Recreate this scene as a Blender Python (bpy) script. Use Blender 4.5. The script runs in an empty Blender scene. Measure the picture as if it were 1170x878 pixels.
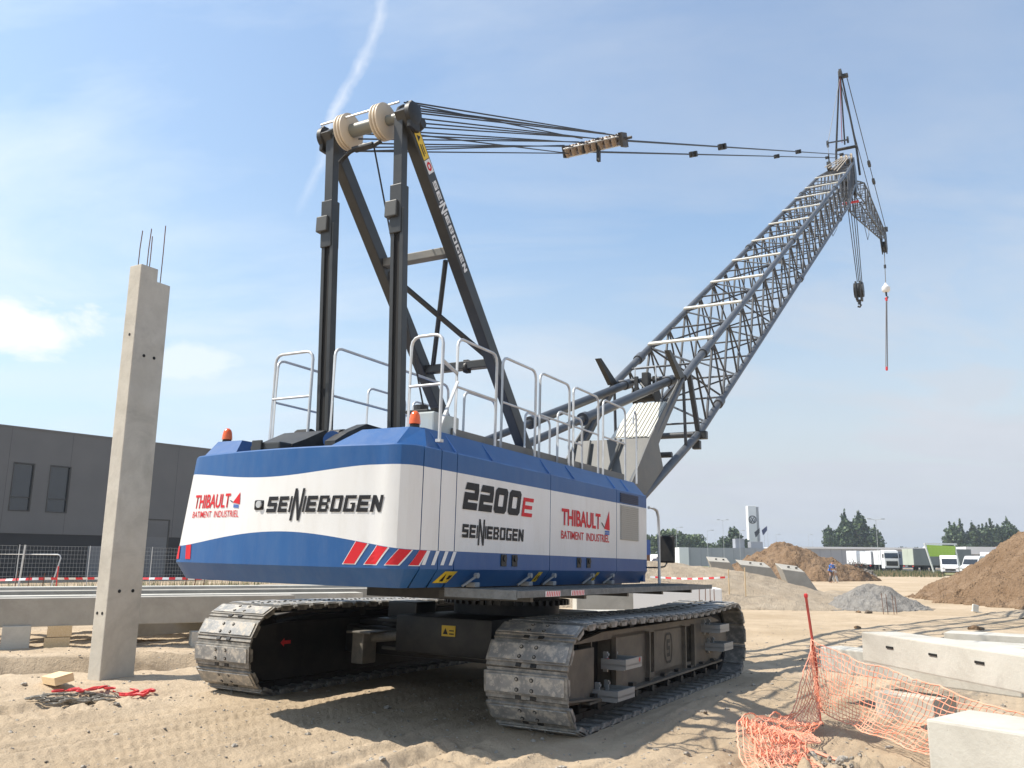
import bpy, bmesh, math, random
import numpy as np
from mathutils import Vector, Matrix
D=bpy.data; SC=bpy.context.scene; COL=SC.collection
rad=math.radians
# ------------------------------------------------------------------ camera
CAMZ=1.7
R=Matrix(((0.99995,0.0095,-0.0001),(-0.0018,0.2005,0.9797),(0.0093,-0.9796,0.2005)))
xc=Vector((585-585,0,0))
upc=Vector((45,-4747,972)).normalized()          # world up seen from the camera (x right, y down, z forward)
fw=(Vector((0,0,1))-upc*upc.z).normalized()
rt=fw.cross(upc)
if rt.x<0: rt=-rt
rt.normalize()
Xc=Vector((rt.x,fw.x,upc.x)); Yc=Vector((rt.y,fw.y,upc.y)); Zc=Vector((rt.z,fw.z,upc.z))
M=Matrix.Identity(4)
for i in range(3):
    M[i][0]=Xc[i]; M[i][1]=-Yc[i]; M[i][2]=-Zc[i]
M[2][3]=CAMZ
cam=D.objects.new('camera',D.cameras.new('camera')); COL.objects.link(cam)
cam.matrix_world=M; cam.data.sensor_width=36; cam.data.lens=36*972/1170
cam.data.clip_start=.05; cam.data.clip_end=6000; SC.camera=cam
# ------------------------------------------------------------------ light
SUN_AZ=rad(-91); SUN_EL=rad(54.5)                   # azimuth from +Y towards +X
sd=Vector((math.sin(SUN_AZ)*math.cos(SUN_EL),math.cos(SUN_AZ)*math.cos(SUN_EL),math.sin(SUN_EL)))
sun=D.objects.new('sun',D.lights.new('sun','SUN')); COL.objects.link(sun)
sun.data.energy=5.0; sun.data.angle=rad(.53); sun.data.color=(1,.94,.84)
sun.rotation_euler=sd.to_track_quat('Z','Y').to_euler()
SC.view_settings.view_transform='Standard'; SC.view_settings.look='None'
SC.view_settings.exposure=0.37; SC.view_settings.gamma=1
W=D.worlds.new('World'); SC.world=W; W.use_nodes=True
nt=W.node_tree; nt.nodes.clear()
def N(t,ty,**k):
    n=t.nodes.new(ty)
    for a,b in k.items(): setattr(n,a,b)
    return n
def LK(t,a,b): t.links.new(a,b)
def MATH(t,op,a,b=None,clamp=False):
    n=N(t,'ShaderNodeMath',operation=op); n.use_clamp=clamp
    for i,x in enumerate((a,b)):
        if x is None: continue
        if isinstance(x,(int,float)): n.inputs[i].default_value=x
        else: LK(t,x,n.inputs[i])
    return n.outputs[0]
def DOT(t,v,c):
    n=N(t,'ShaderNodeVectorMath',operation='DOT_PRODUCT'); LK(t,v,n.inputs[0]); n.inputs[1].default_value=c
    return n.outputs['Value']
def RAMP(t,x,stops):
    n=N(t,'ShaderNodeValToRGB'); LK(t,x,n.inputs[0]); el=n.color_ramp.elements
    for i,(p,c) in enumerate(stops):
        e=el[i] if i<2 else el.new(p)
        e.position=p; e.color=c if len(c)==4 else (*c,1)
    return n.outputs[0]
def g(v): return (v,v,v,1)
sky=N(nt,'ShaderNodeTexSky',sky_type='NISHITA'); sky.sun_disc=False
sky.sun_elevation=SUN_EL; sky.sun_rotation=SUN_AZ; sky.altitude=50; sky.air_density=1.5; sky.dust_density=0.8; sky.ozone_density=4.0
tc=N(nt,'ShaderNodeTexCoord'); dirv=tc.outputs['Generated']
sep=N(nt,'ShaderNodeSeparateXYZ'); LK(nt,dirv,sep.inputs[0])
zz=MATH(nt,'MAXIMUM',sep.outputs['Z'],0.0)
den=MATH(nt,'ADD',zz,.18)
px_=MATH(nt,'DIVIDE',sep.outputs['X'],den); py_=MATH(nt,'DIVIDE',sep.outputs['Y'],den)
cmb=N(nt,'ShaderNodeCombineXYZ'); LK(nt,px_,cmb.inputs[0]); LK(nt,py_,cmb.inputs[1])
def mapped(vec,rot,sc,loc=(0,0,0)):
    m=N(nt,'ShaderNodeMapping'); LK(nt,vec,m.inputs[0]); m.inputs['Rotation'].default_value=(0,0,rot); m.inputs['Scale'].default_value=sc; m.inputs['Location'].default_value=loc
    return m.outputs[0]
def noise(t,vec,scale,detail=6,rough=.55,dist=0):
    n=N(t,'ShaderNodeTexNoise'); n.inputs['Scale'].default_value=scale; n.inputs['Detail'].default_value=detail
    n.inputs['Roughness'].default_value=rough; n.inputs['Distortion'].default_value=dist
    if vec is not None: LK(t,vec,n.inputs['Vector'])
    return n.outputs[0]
cir=noise(nt,mapped(cmb.outputs[0],rad(35),(1.0,2.2,1),(3.1,1.7,0)),.75,8,.6,.5)
cirm=RAMP(nt,cir,[(.44,g(0)),(.74,g(1))])
cir2=noise(nt,mapped(cmb.outputs[0],rad(-20),(1,1.6,1),(7,3,0)),.35,4,.5,.2)
cir2m=RAMP(nt,cir2,[(.35,g(.35)),(.65,g(1))])
cmask=MATH(nt,'MULTIPLY',cirm,cir2m)
# thin veil that thickens towards the left horizon side of the sky
veil=RAMP(nt,sep.outputs['Z'],[(0.0,g(.80)),(.10,g(.62)),(.40,g(.34)),(.8,g(.26))])
lefty=RAMP(nt,MATH(nt,'ADD',MATH(nt,'MULTIPLY',sep.outputs['X'],.5),.5),[(.2,g(1)),(.42,g(.25)),(.6,g(0))])
side_=RAMP(nt,MATH(nt,'ADD',MATH(nt,'MULTIPLY',sep.outputs['X'],.5),.5),[(.22,g(1)),(.45,g(.42)),(.78,g(.12))])
veil=MATH(nt,'MAXIMUM',MATH(nt,'MULTIPLY',veil,side_),RAMP(nt,sep.outputs['Z'],[(0.0,g(1)),(.08,g(.9)),(.2,g(.5)),(.36,g(.12)),(.55,g(0))]))
low=noise(nt,mapped(dirv,0,(1,1,3.2),(1,0,0)),2.4,7,.6,.6)
lowm=MATH(nt,'MULTIPLY',RAMP(nt,low,[(.44,g(0)),(.62,g(.95))]),RAMP(nt,sep.outputs['Z'],[(.02,g(.5)),(.14,g(1)),(.33,g(.35)),(.42,g(0))]))
def wray(px,py):
    v=Vector((px-585,py-439,972)).normalized()
    return Vector((Xc.dot(v),Yc.dot(v),Zc.dot(v)))
def wray(px,py):
    v=Vector((px-585,py-439,972)).normalized()
    return Vector(tuple((M.to_3x3()@Vector((v.x,-v.y,-v.z)))))
# contrail: a narrow wandering band along a great circle
r0=wray(449,-40); r1=wray(353,232); nn=r0.cross(r1).normalized(); mid=(r0+r1).normalized()
wob=noise(nt,dirv,5,3,.5); wobf=noise(nt,dirv,38,5,.7)
dd=MATH(nt,'ADD',DOT(nt,dirv,nn),MATH(nt,'ADD',MATH(nt,'MULTIPLY',MATH(nt,'SUBTRACT',wob,.5),.05),MATH(nt,'MULTIPLY',MATH(nt,'SUBTRACT',wobf,.5),.012)))
dd=MATH(nt,'ABSOLUTE',dd)
band=RAMP(nt,MATH(nt,'MULTIPLY',dd,50),[(0.0,g(1)),(.42,g(0))])
along=RAMP(nt,DOT(nt,dirv,wray(425,30).normalized()),[(.972,g(0)),(.982,g(.35)),(.994,g(1))])
patch=RAMP(nt,noise(nt,dirv,14,4,.6),[(.38,g(.15)),(.62,g(.9))])
trail=MATH(nt,'MULTIPLY',MATH(nt,'MULTIPLY',band,along),MATH(nt,'MULTIPLY',patch,.75))
# small bright cumulus low on the left
def blob(px,py,rx,seed):
    c=wray(px,py)
    h=Vector((c.y,-c.x,0)).normalized()
    n0=MATH(nt,'DIVIDE',DOT(nt,dirv,h),rx*2.6); 
    vz=MATH(nt,'DIVIDE',MATH(nt,'SUBTRACT',sep.outputs['Z'],c.z),rx)
    r=MATH(nt,'SQRT',MATH(nt,'ADD',MATH(nt,'MULTIPLY',n0,n0),MATH(nt,'MULTIPLY',vz,vz)))
    nz=noise(nt,mapped(dirv,seed,(1,1,1.8),(seed,seed*2,0)),11,7,.62,.3)
    v=MATH(nt,'SUBTRACT',MATH(nt,'MULTIPLY',nz,2.1),r)
    fr=MATH(nt,'GREATER_THAN',DOT(nt,dirv,c),.9)
    return MATH(nt,'MULTIPLY',RAMP(nt,v,[(.18,g(0)),(.62,g(.95))]),fr)
b1=blob(18,372,.034,1.0); b2=MATH(nt,'MULTIPLY',blob(215,415,.026,4.0),.55)
tot=MATH(nt,'MAXIMUM',MATH(nt,'ADD',MATH(nt,'MULTIPLY',cmask,.8),veil,True),lowm)
bright=MATH(nt,'MAXIMUM',MATH(nt,'MULTIPLY',MATH(nt,'ADD',MATH(nt,'MULTIPLY',cmask,.65),MATH(nt,'MULTIPLY',lowm,.35)),MATH(nt,'ADD',MATH(nt,'MULTIPLY',lefty,.8),.25)),MATH(nt,'MAXIMUM',MATH(nt,'MULTIPLY',trail,.8),MATH(nt,'MAXIMUM',b1,b2)))
mixc=N(nt,'ShaderNodeMix',data_type='RGBA'); LK(nt,tot,mixc.inputs[0]); LK(nt,sky.outputs[0],mixc.inputs[6]); vc=N(nt,'ShaderNodeMix',data_type='RGBA'); LK(nt,RAMP(nt,MATH(nt,'ADD',MATH(nt,'MULTIPLY',sep.outputs['X'],.5),.5),[(.24,g(1)),(.60,g(0))]),vc.inputs[0]); vc.inputs[6].default_value=(3.5,3.75,4.15,1); vc.inputs[7].default_value=(3.9,5.0,6.1,1)
LK(nt,vc.outputs[2],mixc.inputs[7])
bg=N(nt,'ShaderNodeBackground'); mix2=N(nt,'ShaderNodeMix',data_type='RGBA'); LK(nt,bright,mix2.inputs[0]); LK(nt,mixc.outputs[2],mix2.inputs[6]); mix2.inputs[7].default_value=(5.8,6.0,6.3,1)
LK(nt,mix2.outputs[2],bg.inputs[0]); bg.inputs[1].default_value=.142
wo=N(nt,'ShaderNodeOutputWorld'); LK(nt,bg.outputs[0],wo.inputs[0])

# ------------------------------------------------------------------ mesh helpers
def frame(d):
    d=Vector(d).normalized()
    a=Vector((0,0,1)) if abs(d.z)<.95 else Vector((1,0,0))
    x=d.cross(a).normalized(); y=x.cross(d).normalized()
    return d,x,y
class MB:
    def __init__(s): s.v=[]; s.f=[]; s.m=[]
    def add(s,vs,fs,mi=0):
        o=len(s.v); s.v+= [tuple(p) for p in vs]; s.f+=[tuple(o+i for i in f) for f in fs]; s.m+=[mi]*len(fs); return s
    def box(s,c,d,rot=None,mi=0,bev=0):
        c=Vector(c); hx,hy,hz=[x/2 for x in d]
        Rm=rot if rot is not None else Matrix.Identity(3)
        if bev<=0:
            vs=[c+Rm@Vector((x,y,z)) for x in(-hx,hx) for y in(-hy,hy) for z in(-hz,hz)]
            s.add(vs,[(0,1,3,2),(4,6,7,5),(0,4,5,1),(2,3,7,6),(0,2,6,4),(1,5,7,3)],mi)
        else:
            b=min(bev,hx*.9,hy*.9,hz*.9); bm=bmesh.new(); bmesh.ops.create_cube(bm,size=1)
            for v in bm.verts: v.co=Vector((v.co.x*2*hx,v.co.y*2*hy,v.co.z*2*hz))
            bmesh.ops.bevel(bm,geom=list(bm.edges),offset=b,segments=2,affect='EDGES',profile=.6)
            bm.verts.index_update()
            s.add([c+Rm@v.co for v in bm.verts],[[v.index for v in f.verts] for f in bm.faces],mi); bm.free()
        return s
    def bb(s,a,b,mi=0,bev=0):
        return s.box([(a[i]+b[i])/2 for i in range(3)],[abs(a[i]-b[i]) for i in range(3)],None,mi,bev)
    def tube(s,p,q,r,n=8,r2=None,mi=0,cap=True):
        p=Vector(p); q=Vector(q); r2=r if r2 is None else r2
        _,x,y=frame(q-p); vs=[]
        for c,rr in((p,r),(q,r2)):
            for i in range(n):
                a=2*math.pi*i/n; vs.append(c+x*math.cos(a)*rr+y*math.sin(a)*rr)
        fs=[(i,(i+1)%n,n+(i+1)%n,n+i) for i in range(n)]
        if cap: fs+=[tuple(range(n-1,-1,-1)),tuple(range(n,2*n))]
        return s.add(vs,fs,mi)
    def path(s,pts,r,n=6,mi=0,close=False):
        P=[Vector(p) for p in pts]; m=len(P); vs=[]; prev=None
        for k in range(m):
            a=P[k-1] if (k>0 or close) else P[k]; b=P[(k+1)%m] if (k<m-1 or close) else P[k]
            d=(b-a).normalized() if (b-a).length>1e-9 else Vector((0,0,1))
            if prev is None: _,x,y=frame(d)
            else:
                x=(prev-d*prev.dot(d)); x=x.normalized() if x.length>1e-6 else frame(d)[1]; y=d.cross(x)
            prev=x
            rr=r[k] if isinstance(r,(list,tuple)) else r
            for i in range(n):
                t=2*math.pi*i/n; vs.append(P[k]+x*math.cos(t)*rr+y*math.sin(t)*rr)
        fs=[]
        for k in range(m if close else m-1):
            k2=(k+1)%m
            fs+=[(k*n+i,k*n+(i+1)%n,k2*n+(i+1)%n,k2*n+i) for i in range(n)]
        if not close: fs+=[tuple(range(n-1,-1,-1)),tuple(range((m-1)*n,m*n))]
        return s.add(vs,fs,mi)
    def prism(s,poly,ext,mi=0):
        P=[Vector(p) for p in poly]; e=Vector(ext); n=len(P)
        fs=[tuple(range(n-1,-1,-1)),tuple(range(n,2*n))]+[(i,(i+1)%n,n+(i+1)%n,n+i) for i in range(n)]
        return s.add(P+[p+e for p in P],fs,mi)
    def beam(s,p,q,w,h,mi=0,upv=(0,0,1),bev=0):
        p=Vector(p); q=Vector(q); d=(q-p); L=d.length; d.normalize()
        y=Vector(upv).cross(d).normalized(); z=d.cross(y)
        Rm=Matrix((d,y,z)).transposed()
        return s.box((p+q)/2,(L,w,h),Rm,mi,bev)
    def lathe(s,c,ax,prof,n=24,mi=0):
        c=Vector(c); d,x,y=frame(ax); vs=[]
        for (t,r) in prof:
            for i in range(n):
                a=2*math.pi*i/n; vs.append(c+d*t+x*math.cos(a)*r+y*math.sin(a)*r)
        fs=[]
        m=len(prof)
        for k in range(m-1): fs+=[(k*n+i,k*n+(i+1)%n,(k+1)*n+(i+1)%n,(k+1)*n+i) for i in range(n)]
        fs+=[tuple(range(n-1,-1,-1)),tuple(range((m-1)*n,m*n))]
        return s.add(vs,fs,mi)
    def build(s,name,mats,parent=None,smooth=None,recalc=True):
        me=D.meshes.new(name); me.from_pydata(s.v,[],s.f)
        if not isinstance(mats,(list,tuple)): mats=[mats]
        for m in mats: me.materials.append(m)
        me.polygons.foreach_set('material_index',s.m)
        if recalc:
            bm=bmesh.new(); bm.from_mesh(me); bmesh.ops.recalc_face_normals(bm,faces=bm.faces)
            if smooth is not None:
                for e in bm.edges:
                    if len(e.link_faces)==2 and e.calc_face_angle(0)>rad(smooth): e.smooth=False
                for f in bm.faces: f.smooth=True
            bm.to_mesh(me); bm.free()
        me.update()
        o=D.objects.new(name,me); COL.objects.link(o)
        if parent: o.parent=parent
        return o
def empty(name,loc=(0,0,0),rz=0):
    o=D.objects.new(name,None); COL.objects.link(o); o.location=loc; o.rotation_euler=(0,0,rz); o.empty_display_size=.2; return o
def tag(o,label=None,cat=None,group=None,kind=None):
    if label: o['label']=label
    if cat: o['category']=cat
    if group: o['group']=group
    if kind: o['kind']=kind
    return o
def cp(o,parent=None,mw=None):
    c=o.copy(); COL.objects.link(c); c.parent=parent
    if mw is not None: c.matrix_basis=mw
    return c
def copy_tree(o,parent=None):
    c=o.copy(); COL.objects.link(c); c.parent=parent
    for ch in list(o.children): copy_tree(ch,c)
    return c
# ------------------------------------------------------------------ materials
def mat(name,col,rough=.6,metal=0,col2=None,nscale=3,lo=.35,hi=.65,bump=0,bscale=20,detail=6,coord='Object',spec=.5,stretch=None,coat=0,dust=0,dustcol=(.42,.36,.28),pits=0,dr=(.42,.75)):
    m=D.materials.new(name); m.use_nodes=True; t=m.node_tree; b=t.nodes['Principled BSDF']
    b.inputs['Base Color'].default_value=(*col,1); b.inputs['Roughness'].default_value=rough; b.inputs['Metallic'].default_value=metal
    b.inputs['Specular IOR Level'].default_value=spec
    if coat: b.inputs['Coat Weight'].default_value=coat; b.inputs['Coat Roughness'].default_value=.08
    tcn=N(t,'ShaderNodeTexCoord'); vec=tcn.outputs[coord]
    if stretch:
        mp=N(t,'ShaderNodeMapping'); LK(t,vec,mp.inputs[0]); mp.inputs['Scale'].default_value=stretch; vec=mp.outputs[0]
    cur=None
    if col2:
        cur=RAMP(t,noise(t,vec,nscale,detail),[(lo,(*col,1)),(hi,(*col2,1))])
    if dust:
        d1=RAMP(t,noise(t,vec,nscale*1.7+1,8,.7),[(dr[0],g(0)),(dr[1],g(dust))])
        mx=N(t,'ShaderNodeMix',data_type='RGBA'); LK(t,d1,mx.inputs[0]); mx.inputs[7].default_value=(*dustcol,1)
        if cur is not None: LK(t,cur,mx.inputs[6])
        else: mx.inputs[6].default_value=(*col,1)
        cur=mx.outputs[2]
        LK(t,MATH(t,'ADD',MATH(t,'MULTIPLY',d1,.35),rough,True),b.inputs['Roughness'])
    if pits:
        vo=N(t,'ShaderNodeTexVoronoi'); LK(t,vec,vo.inputs['Vector']); vo.inputs['Scale'].default_value=pits
        pm=RAMP(t,vo.outputs['Distance'],[(.06,g(.75)),(.12,g(0))]); gate=RAMP(t,noise(t,vec,pits*.35,2),[(.52,g(0)),(.58,g(1))])
        st_=RAMP(t,noise(t,vec,1.1,7,.7,.8),[(.48,g(0)),(.7,g(.45))])
        pq=N(t,'ShaderNodeMix',data_type='RGBA'); LK(t,MATH(t,'MAXIMUM',MATH(t,'MULTIPLY',pm,gate),st_),pq.inputs[0]); LK(t,cur,pq.inputs[6]); pq.inputs[7].default_value=(.24,.215,.18,1); cur=pq.outputs[2]
    if cur is not None: LK(t,cur,b.inputs['Base Color'])
    if bump:
        bn=N(t,'ShaderNodeBump'); bn.inputs['Strength'].default_value=1; bn.inputs['Distance'].default_value=bump
        LK(t,noise(t,vec,bscale,8,.65),bn.inputs['Height']); LK(t,bn.outputs[0],b.inputs['Normal'])
    return m
BLUE=mat('blue_paint',(.018,.088,.255),.36,0,(.023,.10,.275),1.3,dust=.14,dustcol=(.20,.24,.30),coat=.08,spec=.32,stretch=(2.6,2.6,.7))
WHITE=mat('white_paint',(.76,.755,.735),.35,0,(.72,.71,.68),.9,dust=.34,dr=(.48,.85),dustcol=(.50,.45,.37),coat=.2,stretch=(2.6,2.6,.6))
DKG=mat('dark_grey_paint',(.028,.029,.029),.38,0,(.038,.039,.038),2,dust=.04)
MIDG=mat('grey_paint',(.12,.12,.11),.5,0,(.15,.148,.135),1.5,dust=.25)
CREAM=mat('cream_paint',(.62,.60,.52),.5,0,(.70,.68,.6),2,dust=.2)
BOOMG=mat('slate_grey_steel_paint',(.068,.074,.082),.42,0,(.09,.096,.104),1.2,dust=.18,dustcol=(.3,.29,.27))
LATT=mat('dark_lattice_steel',(.038,.042,.05),.5,0,(.055,.06,.068),1.2,dust=.12,dustcol=(.25,.23,.2))
GALV=mat('galvanised_steel',(.50,.51,.51),.42,.35,(.62,.63,.63),5,dust=.15)
GRATE=mat('galvanised_grating',(.13,.14,.14),.55,.3,(.19,.20,.20),12,bump=.01,bscale=60)
BLACK=mat('black_steel',(.012,.012,.012),.5,0,(.02,.02,.019),3,dust=.12,dustcol=(.2,.17,.13))
FRAME=mat('brown_black_track_frame',(.07,.06,.048),.55,0,(.11,.094,.072),2.2,dust=.55,dustcol=(.26,.21,.155))
SHOE=mat('worn_steel_shoe',(.15,.14,.125),.6,.12,(.22,.21,.19),4,dust=.7,dr=(.46,.62),dustcol=(.42,.38,.32),bump=.004,bscale=30)
SHOEP=mat('scraped_steel',(.21,.21,.205),.5,.2,(.32,.31,.29),7,dust=.9,dr=(.5,.60),dustcol=(.52,.47,.40),bump=.003,bscale=40)
DARKHOLE=mat('dark_recess',(.012,.011,.010),.8)  # near-black, also serves as painted shade inside gaps and openings
WOODP=mat('sheave_nylon',(.56,.47,.35),.55,0,(.62,.53,.41),4)
SHAFT=mat('shaft_grey',(.20,.20,.17),.45)
ROPE=mat('wire_rope',(.035,.035,.036),.5,.3)
ROPEL=mat('light_wire_rope',(.22,.22,.22),.5,.3)
ORANGE=mat('orange_lens',(.80,.10,.01),.15,0,(.85,.14,.02),3,coat=.6)
RED=mat('red_paint',(.62,.03,.035),.45,0,(.68,.05,.045),4)
REDT=mat('red_lettering',(.60,.022,.030),.5,spec=.25)
BLKT=mat('charcoal_lettering',(.018,.018,.020),.5,spec=.25)
WHT=mat('white_lettering',(.75,.75,.74),.5)
YEL=mat('yellow_sticker',(.75,.52,.03),.5,0,(.68,.47,.04),6)
GLASS=mat('dark_glass',(.02,.025,.03),.06,0,spec=.9)
CONC=mat('pale_concrete',(.50,.46,.385),.85,0,(.57,.53,.455),1.6,bump=.006,bscale=18,dust=.35,dustcol=(.36,.33,.28),pits=26)
CONC2=mat('cream_concrete',(.50,.475,.41),.85,0,(.56,.535,.47),2,bump=.004,bscale=26,dust=.3,dustcol=(.45,.42,.36),pits=22)
CONC3=mat('grey_concrete',(.36,.335,.285),.88,0,(.42,.39,.335),2.2,bump=.007,bscale=16,dust=.3,dustcol=(.28,.25,.21),pits=18)
TIMB=mat('sawn_timber',(.66,.47,.25),.8,0,(.74,.56,.34),9,stretch=(1,6,6),bump=.003,bscale=30)
RUST=mat('rusty_rebar',(.13,.06,.035),.8,0,(.20,.10,.06),12)
STEELD=mat('dark_chain_steel',(.20,.18,.15),.65,.2,(.30,.27,.22),20,dust=.4)
NET=mat('orange_plastic_net',(.84,.27,.15),.6,0,(.88,.40,.27),6,dust=.35,dustcol=(.6,.48,.36))
NET.node_tree.nodes['Principled BSDF'].inputs['Subsurface Weight'].default_value=0
REDP=mat('red_plastic_bar',(.55,.08,.05),.5,0,(.45,.07,.05),5)
TAPEW=mat('tape_white',(.8,.8,.8),.5); TAPER=mat('tape_red',(.7,.03,.04),.5)
BARK=mat('bark',(.10,.075,.05),.9,0,(.14,.11,.08),6)
LEAF=[mat('leaf_%s'%n,c,.6,0,c2,.35,coord='Object') for n,c,c2 in (('dark',(.028,.05,.024),(.045,.075,.032)),('mid',(.055,.09,.035),(.085,.125,.045)),('pale',(.10,.14,.055),(.14,.18,.07)))]
CLAD=mat('grey_cladding',(.13,.133,.135),.5,0,(.11,.114,.118),.4,bump=.002,bscale=3)
CLADD=mat('black_cladding',(.014,.016,.02),.6)
WGREY=mat('warehouse_grey',(.30,.31,.33),.7,0,(.34,.35,.37),.15)
WWHITE=mat('site_white',(.78,.78,.77),.6)
LIME=mat('lime_panel',(.42,.62,.08),.6)
TGREY=mat('trailer_curtain_grey',(.20,.21,.22),.6,0,(.24,.25,.26),.5)
TGREEN=mat('trailer_pale_green',(.42,.45,.38),.6,0,(.48,.51,.44),.5)
RUBBER=mat('tyre_rubber',(.02,.02,.02),.85)
SKIN=mat('skin_tone',(.45,.26,.18),.6); SHIRTB=mat('blue_shirt',(.05,.20,.62),.8); SHIRTW=mat('pale_clothes',(.62,.62,.6),.8); JEANS=mat('dark_trousers',(.10,.08,.07),.8)
# ground-type materials with several scales of variation
def soil(name,c1,c2,c3,sc=.5,bump=.03,bsc=9,clod=0.0,pebble=None):
    m=D.materials.new(name); m.use_nodes=True; t=m.node_tree; b=t.nodes['Principled BSDF']; b.inputs['Roughness'].default_value=.95; b.inputs['Specular IOR Level'].default_value=.15
    tcn=N(t,'ShaderNodeTexCoord'); v=tcn.outputs['Object']
    a=RAMP(t,noise(t,v,sc,9,.62,.3),[(.35,(*c1,1)),(.65,(*c2,1))])
    mk=RAMP(t,noise(t,v,sc*7,8,.7),[(.45,g(0)),(.72,g(.8))])
    mx=N(t,'ShaderNodeMix',data_type='RGBA'); LK(t,mk,mx.inputs[0]); LK(t,a,mx.inputs[6]); mx.inputs[7].default_value=(*c3,1)
    out=mx.outputs[2]
    vo=N(t,'ShaderNodeTexVoronoi'); LK(t,v,vo.inputs['Vector']); vo.inputs['Scale'].default_value=bsc*3.2
    if pebble:
        pm=RAMP(t,vo.outputs['Distance'],[(.10,g(.8)),(.2,g(0))])
        gate=RAMP(t,noise(t,v,bsc*1.3,3),[(.55,g(0)),(.62,g(1))])
        m2=N(t,'ShaderNodeMix',data_type='RGBA'); LK(t,MATH(t,'MULTIPLY',pm,gate),m2.inputs[0]); LK(t,out,m2.inputs[6]); m2.inputs[7].default_value=(*pebble,1); out=m2.outputs[2]
    LK(t,out,b.inputs['Base Color'])
    h=MATH(t,'ADD',noise(t,v,bsc,10,.72),MATH(t,'MULTIPLY',vo.outputs['Distance'],-clod))
    bn=N(t,'ShaderNodeBump'); bn.inputs['Distance'].default_value=bump; bn.inputs['Strength'].default_value=1
    LK(t,h,bn.inputs['Height']); LK(t,bn.outputs[0],b.inputs['Normal'])
    return m
SAND=soil('sandy_ground',(.40,.305,.20),(.54,.43,.305),(.36,.275,.185),.22,.034,11,.12,(.58,.53,.45))
DIRT=soil('brown_dirt',(.225,.145,.085),(.30,.205,.13),(.15,.095,.055),.5,.16,3.2,.5,(.42,.34,.26))
GRAV=soil('grey_gravel',(.27,.25,.225),(.34,.32,.29),(.19,.175,.155),1.2,.05,9,.9,(.45,.43,.4))
BERM=soil('tan_gravel',(.36,.29,.21),(.43,.355,.265),(.28,.225,.165),.6,.05,7,.6,(.5,.45,.38))
RUB=soil('rubble_soil',(.38,.33,.27),(.58,.54,.47),(.22,.18,.14),1.5,.06,8,.9,(.6,.57,.52))

# ------------------------------------------------------------------ crane frame (X = forward, Y = left, Z = up)
FU=Vector((.48849519,.87248708,-.01177905)); RV=Vector((.87244172,-.48860915,-.0103224)); UP=FU.cross(-RV).normalized()
LEFT=UP.cross(FU).normalized()
CO=Vector((-.064,13.021,-.067))
CM=Matrix(((FU.x,LEFT.x,UP.x,CO.x),(FU.y,LEFT.y,UP.y,CO.y),(FU.z,LEFT.z,UP.z,CO.z),(0,0,0,1)))
def cw(u,v,z): return CM@Vector((u,-v,z))
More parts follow.
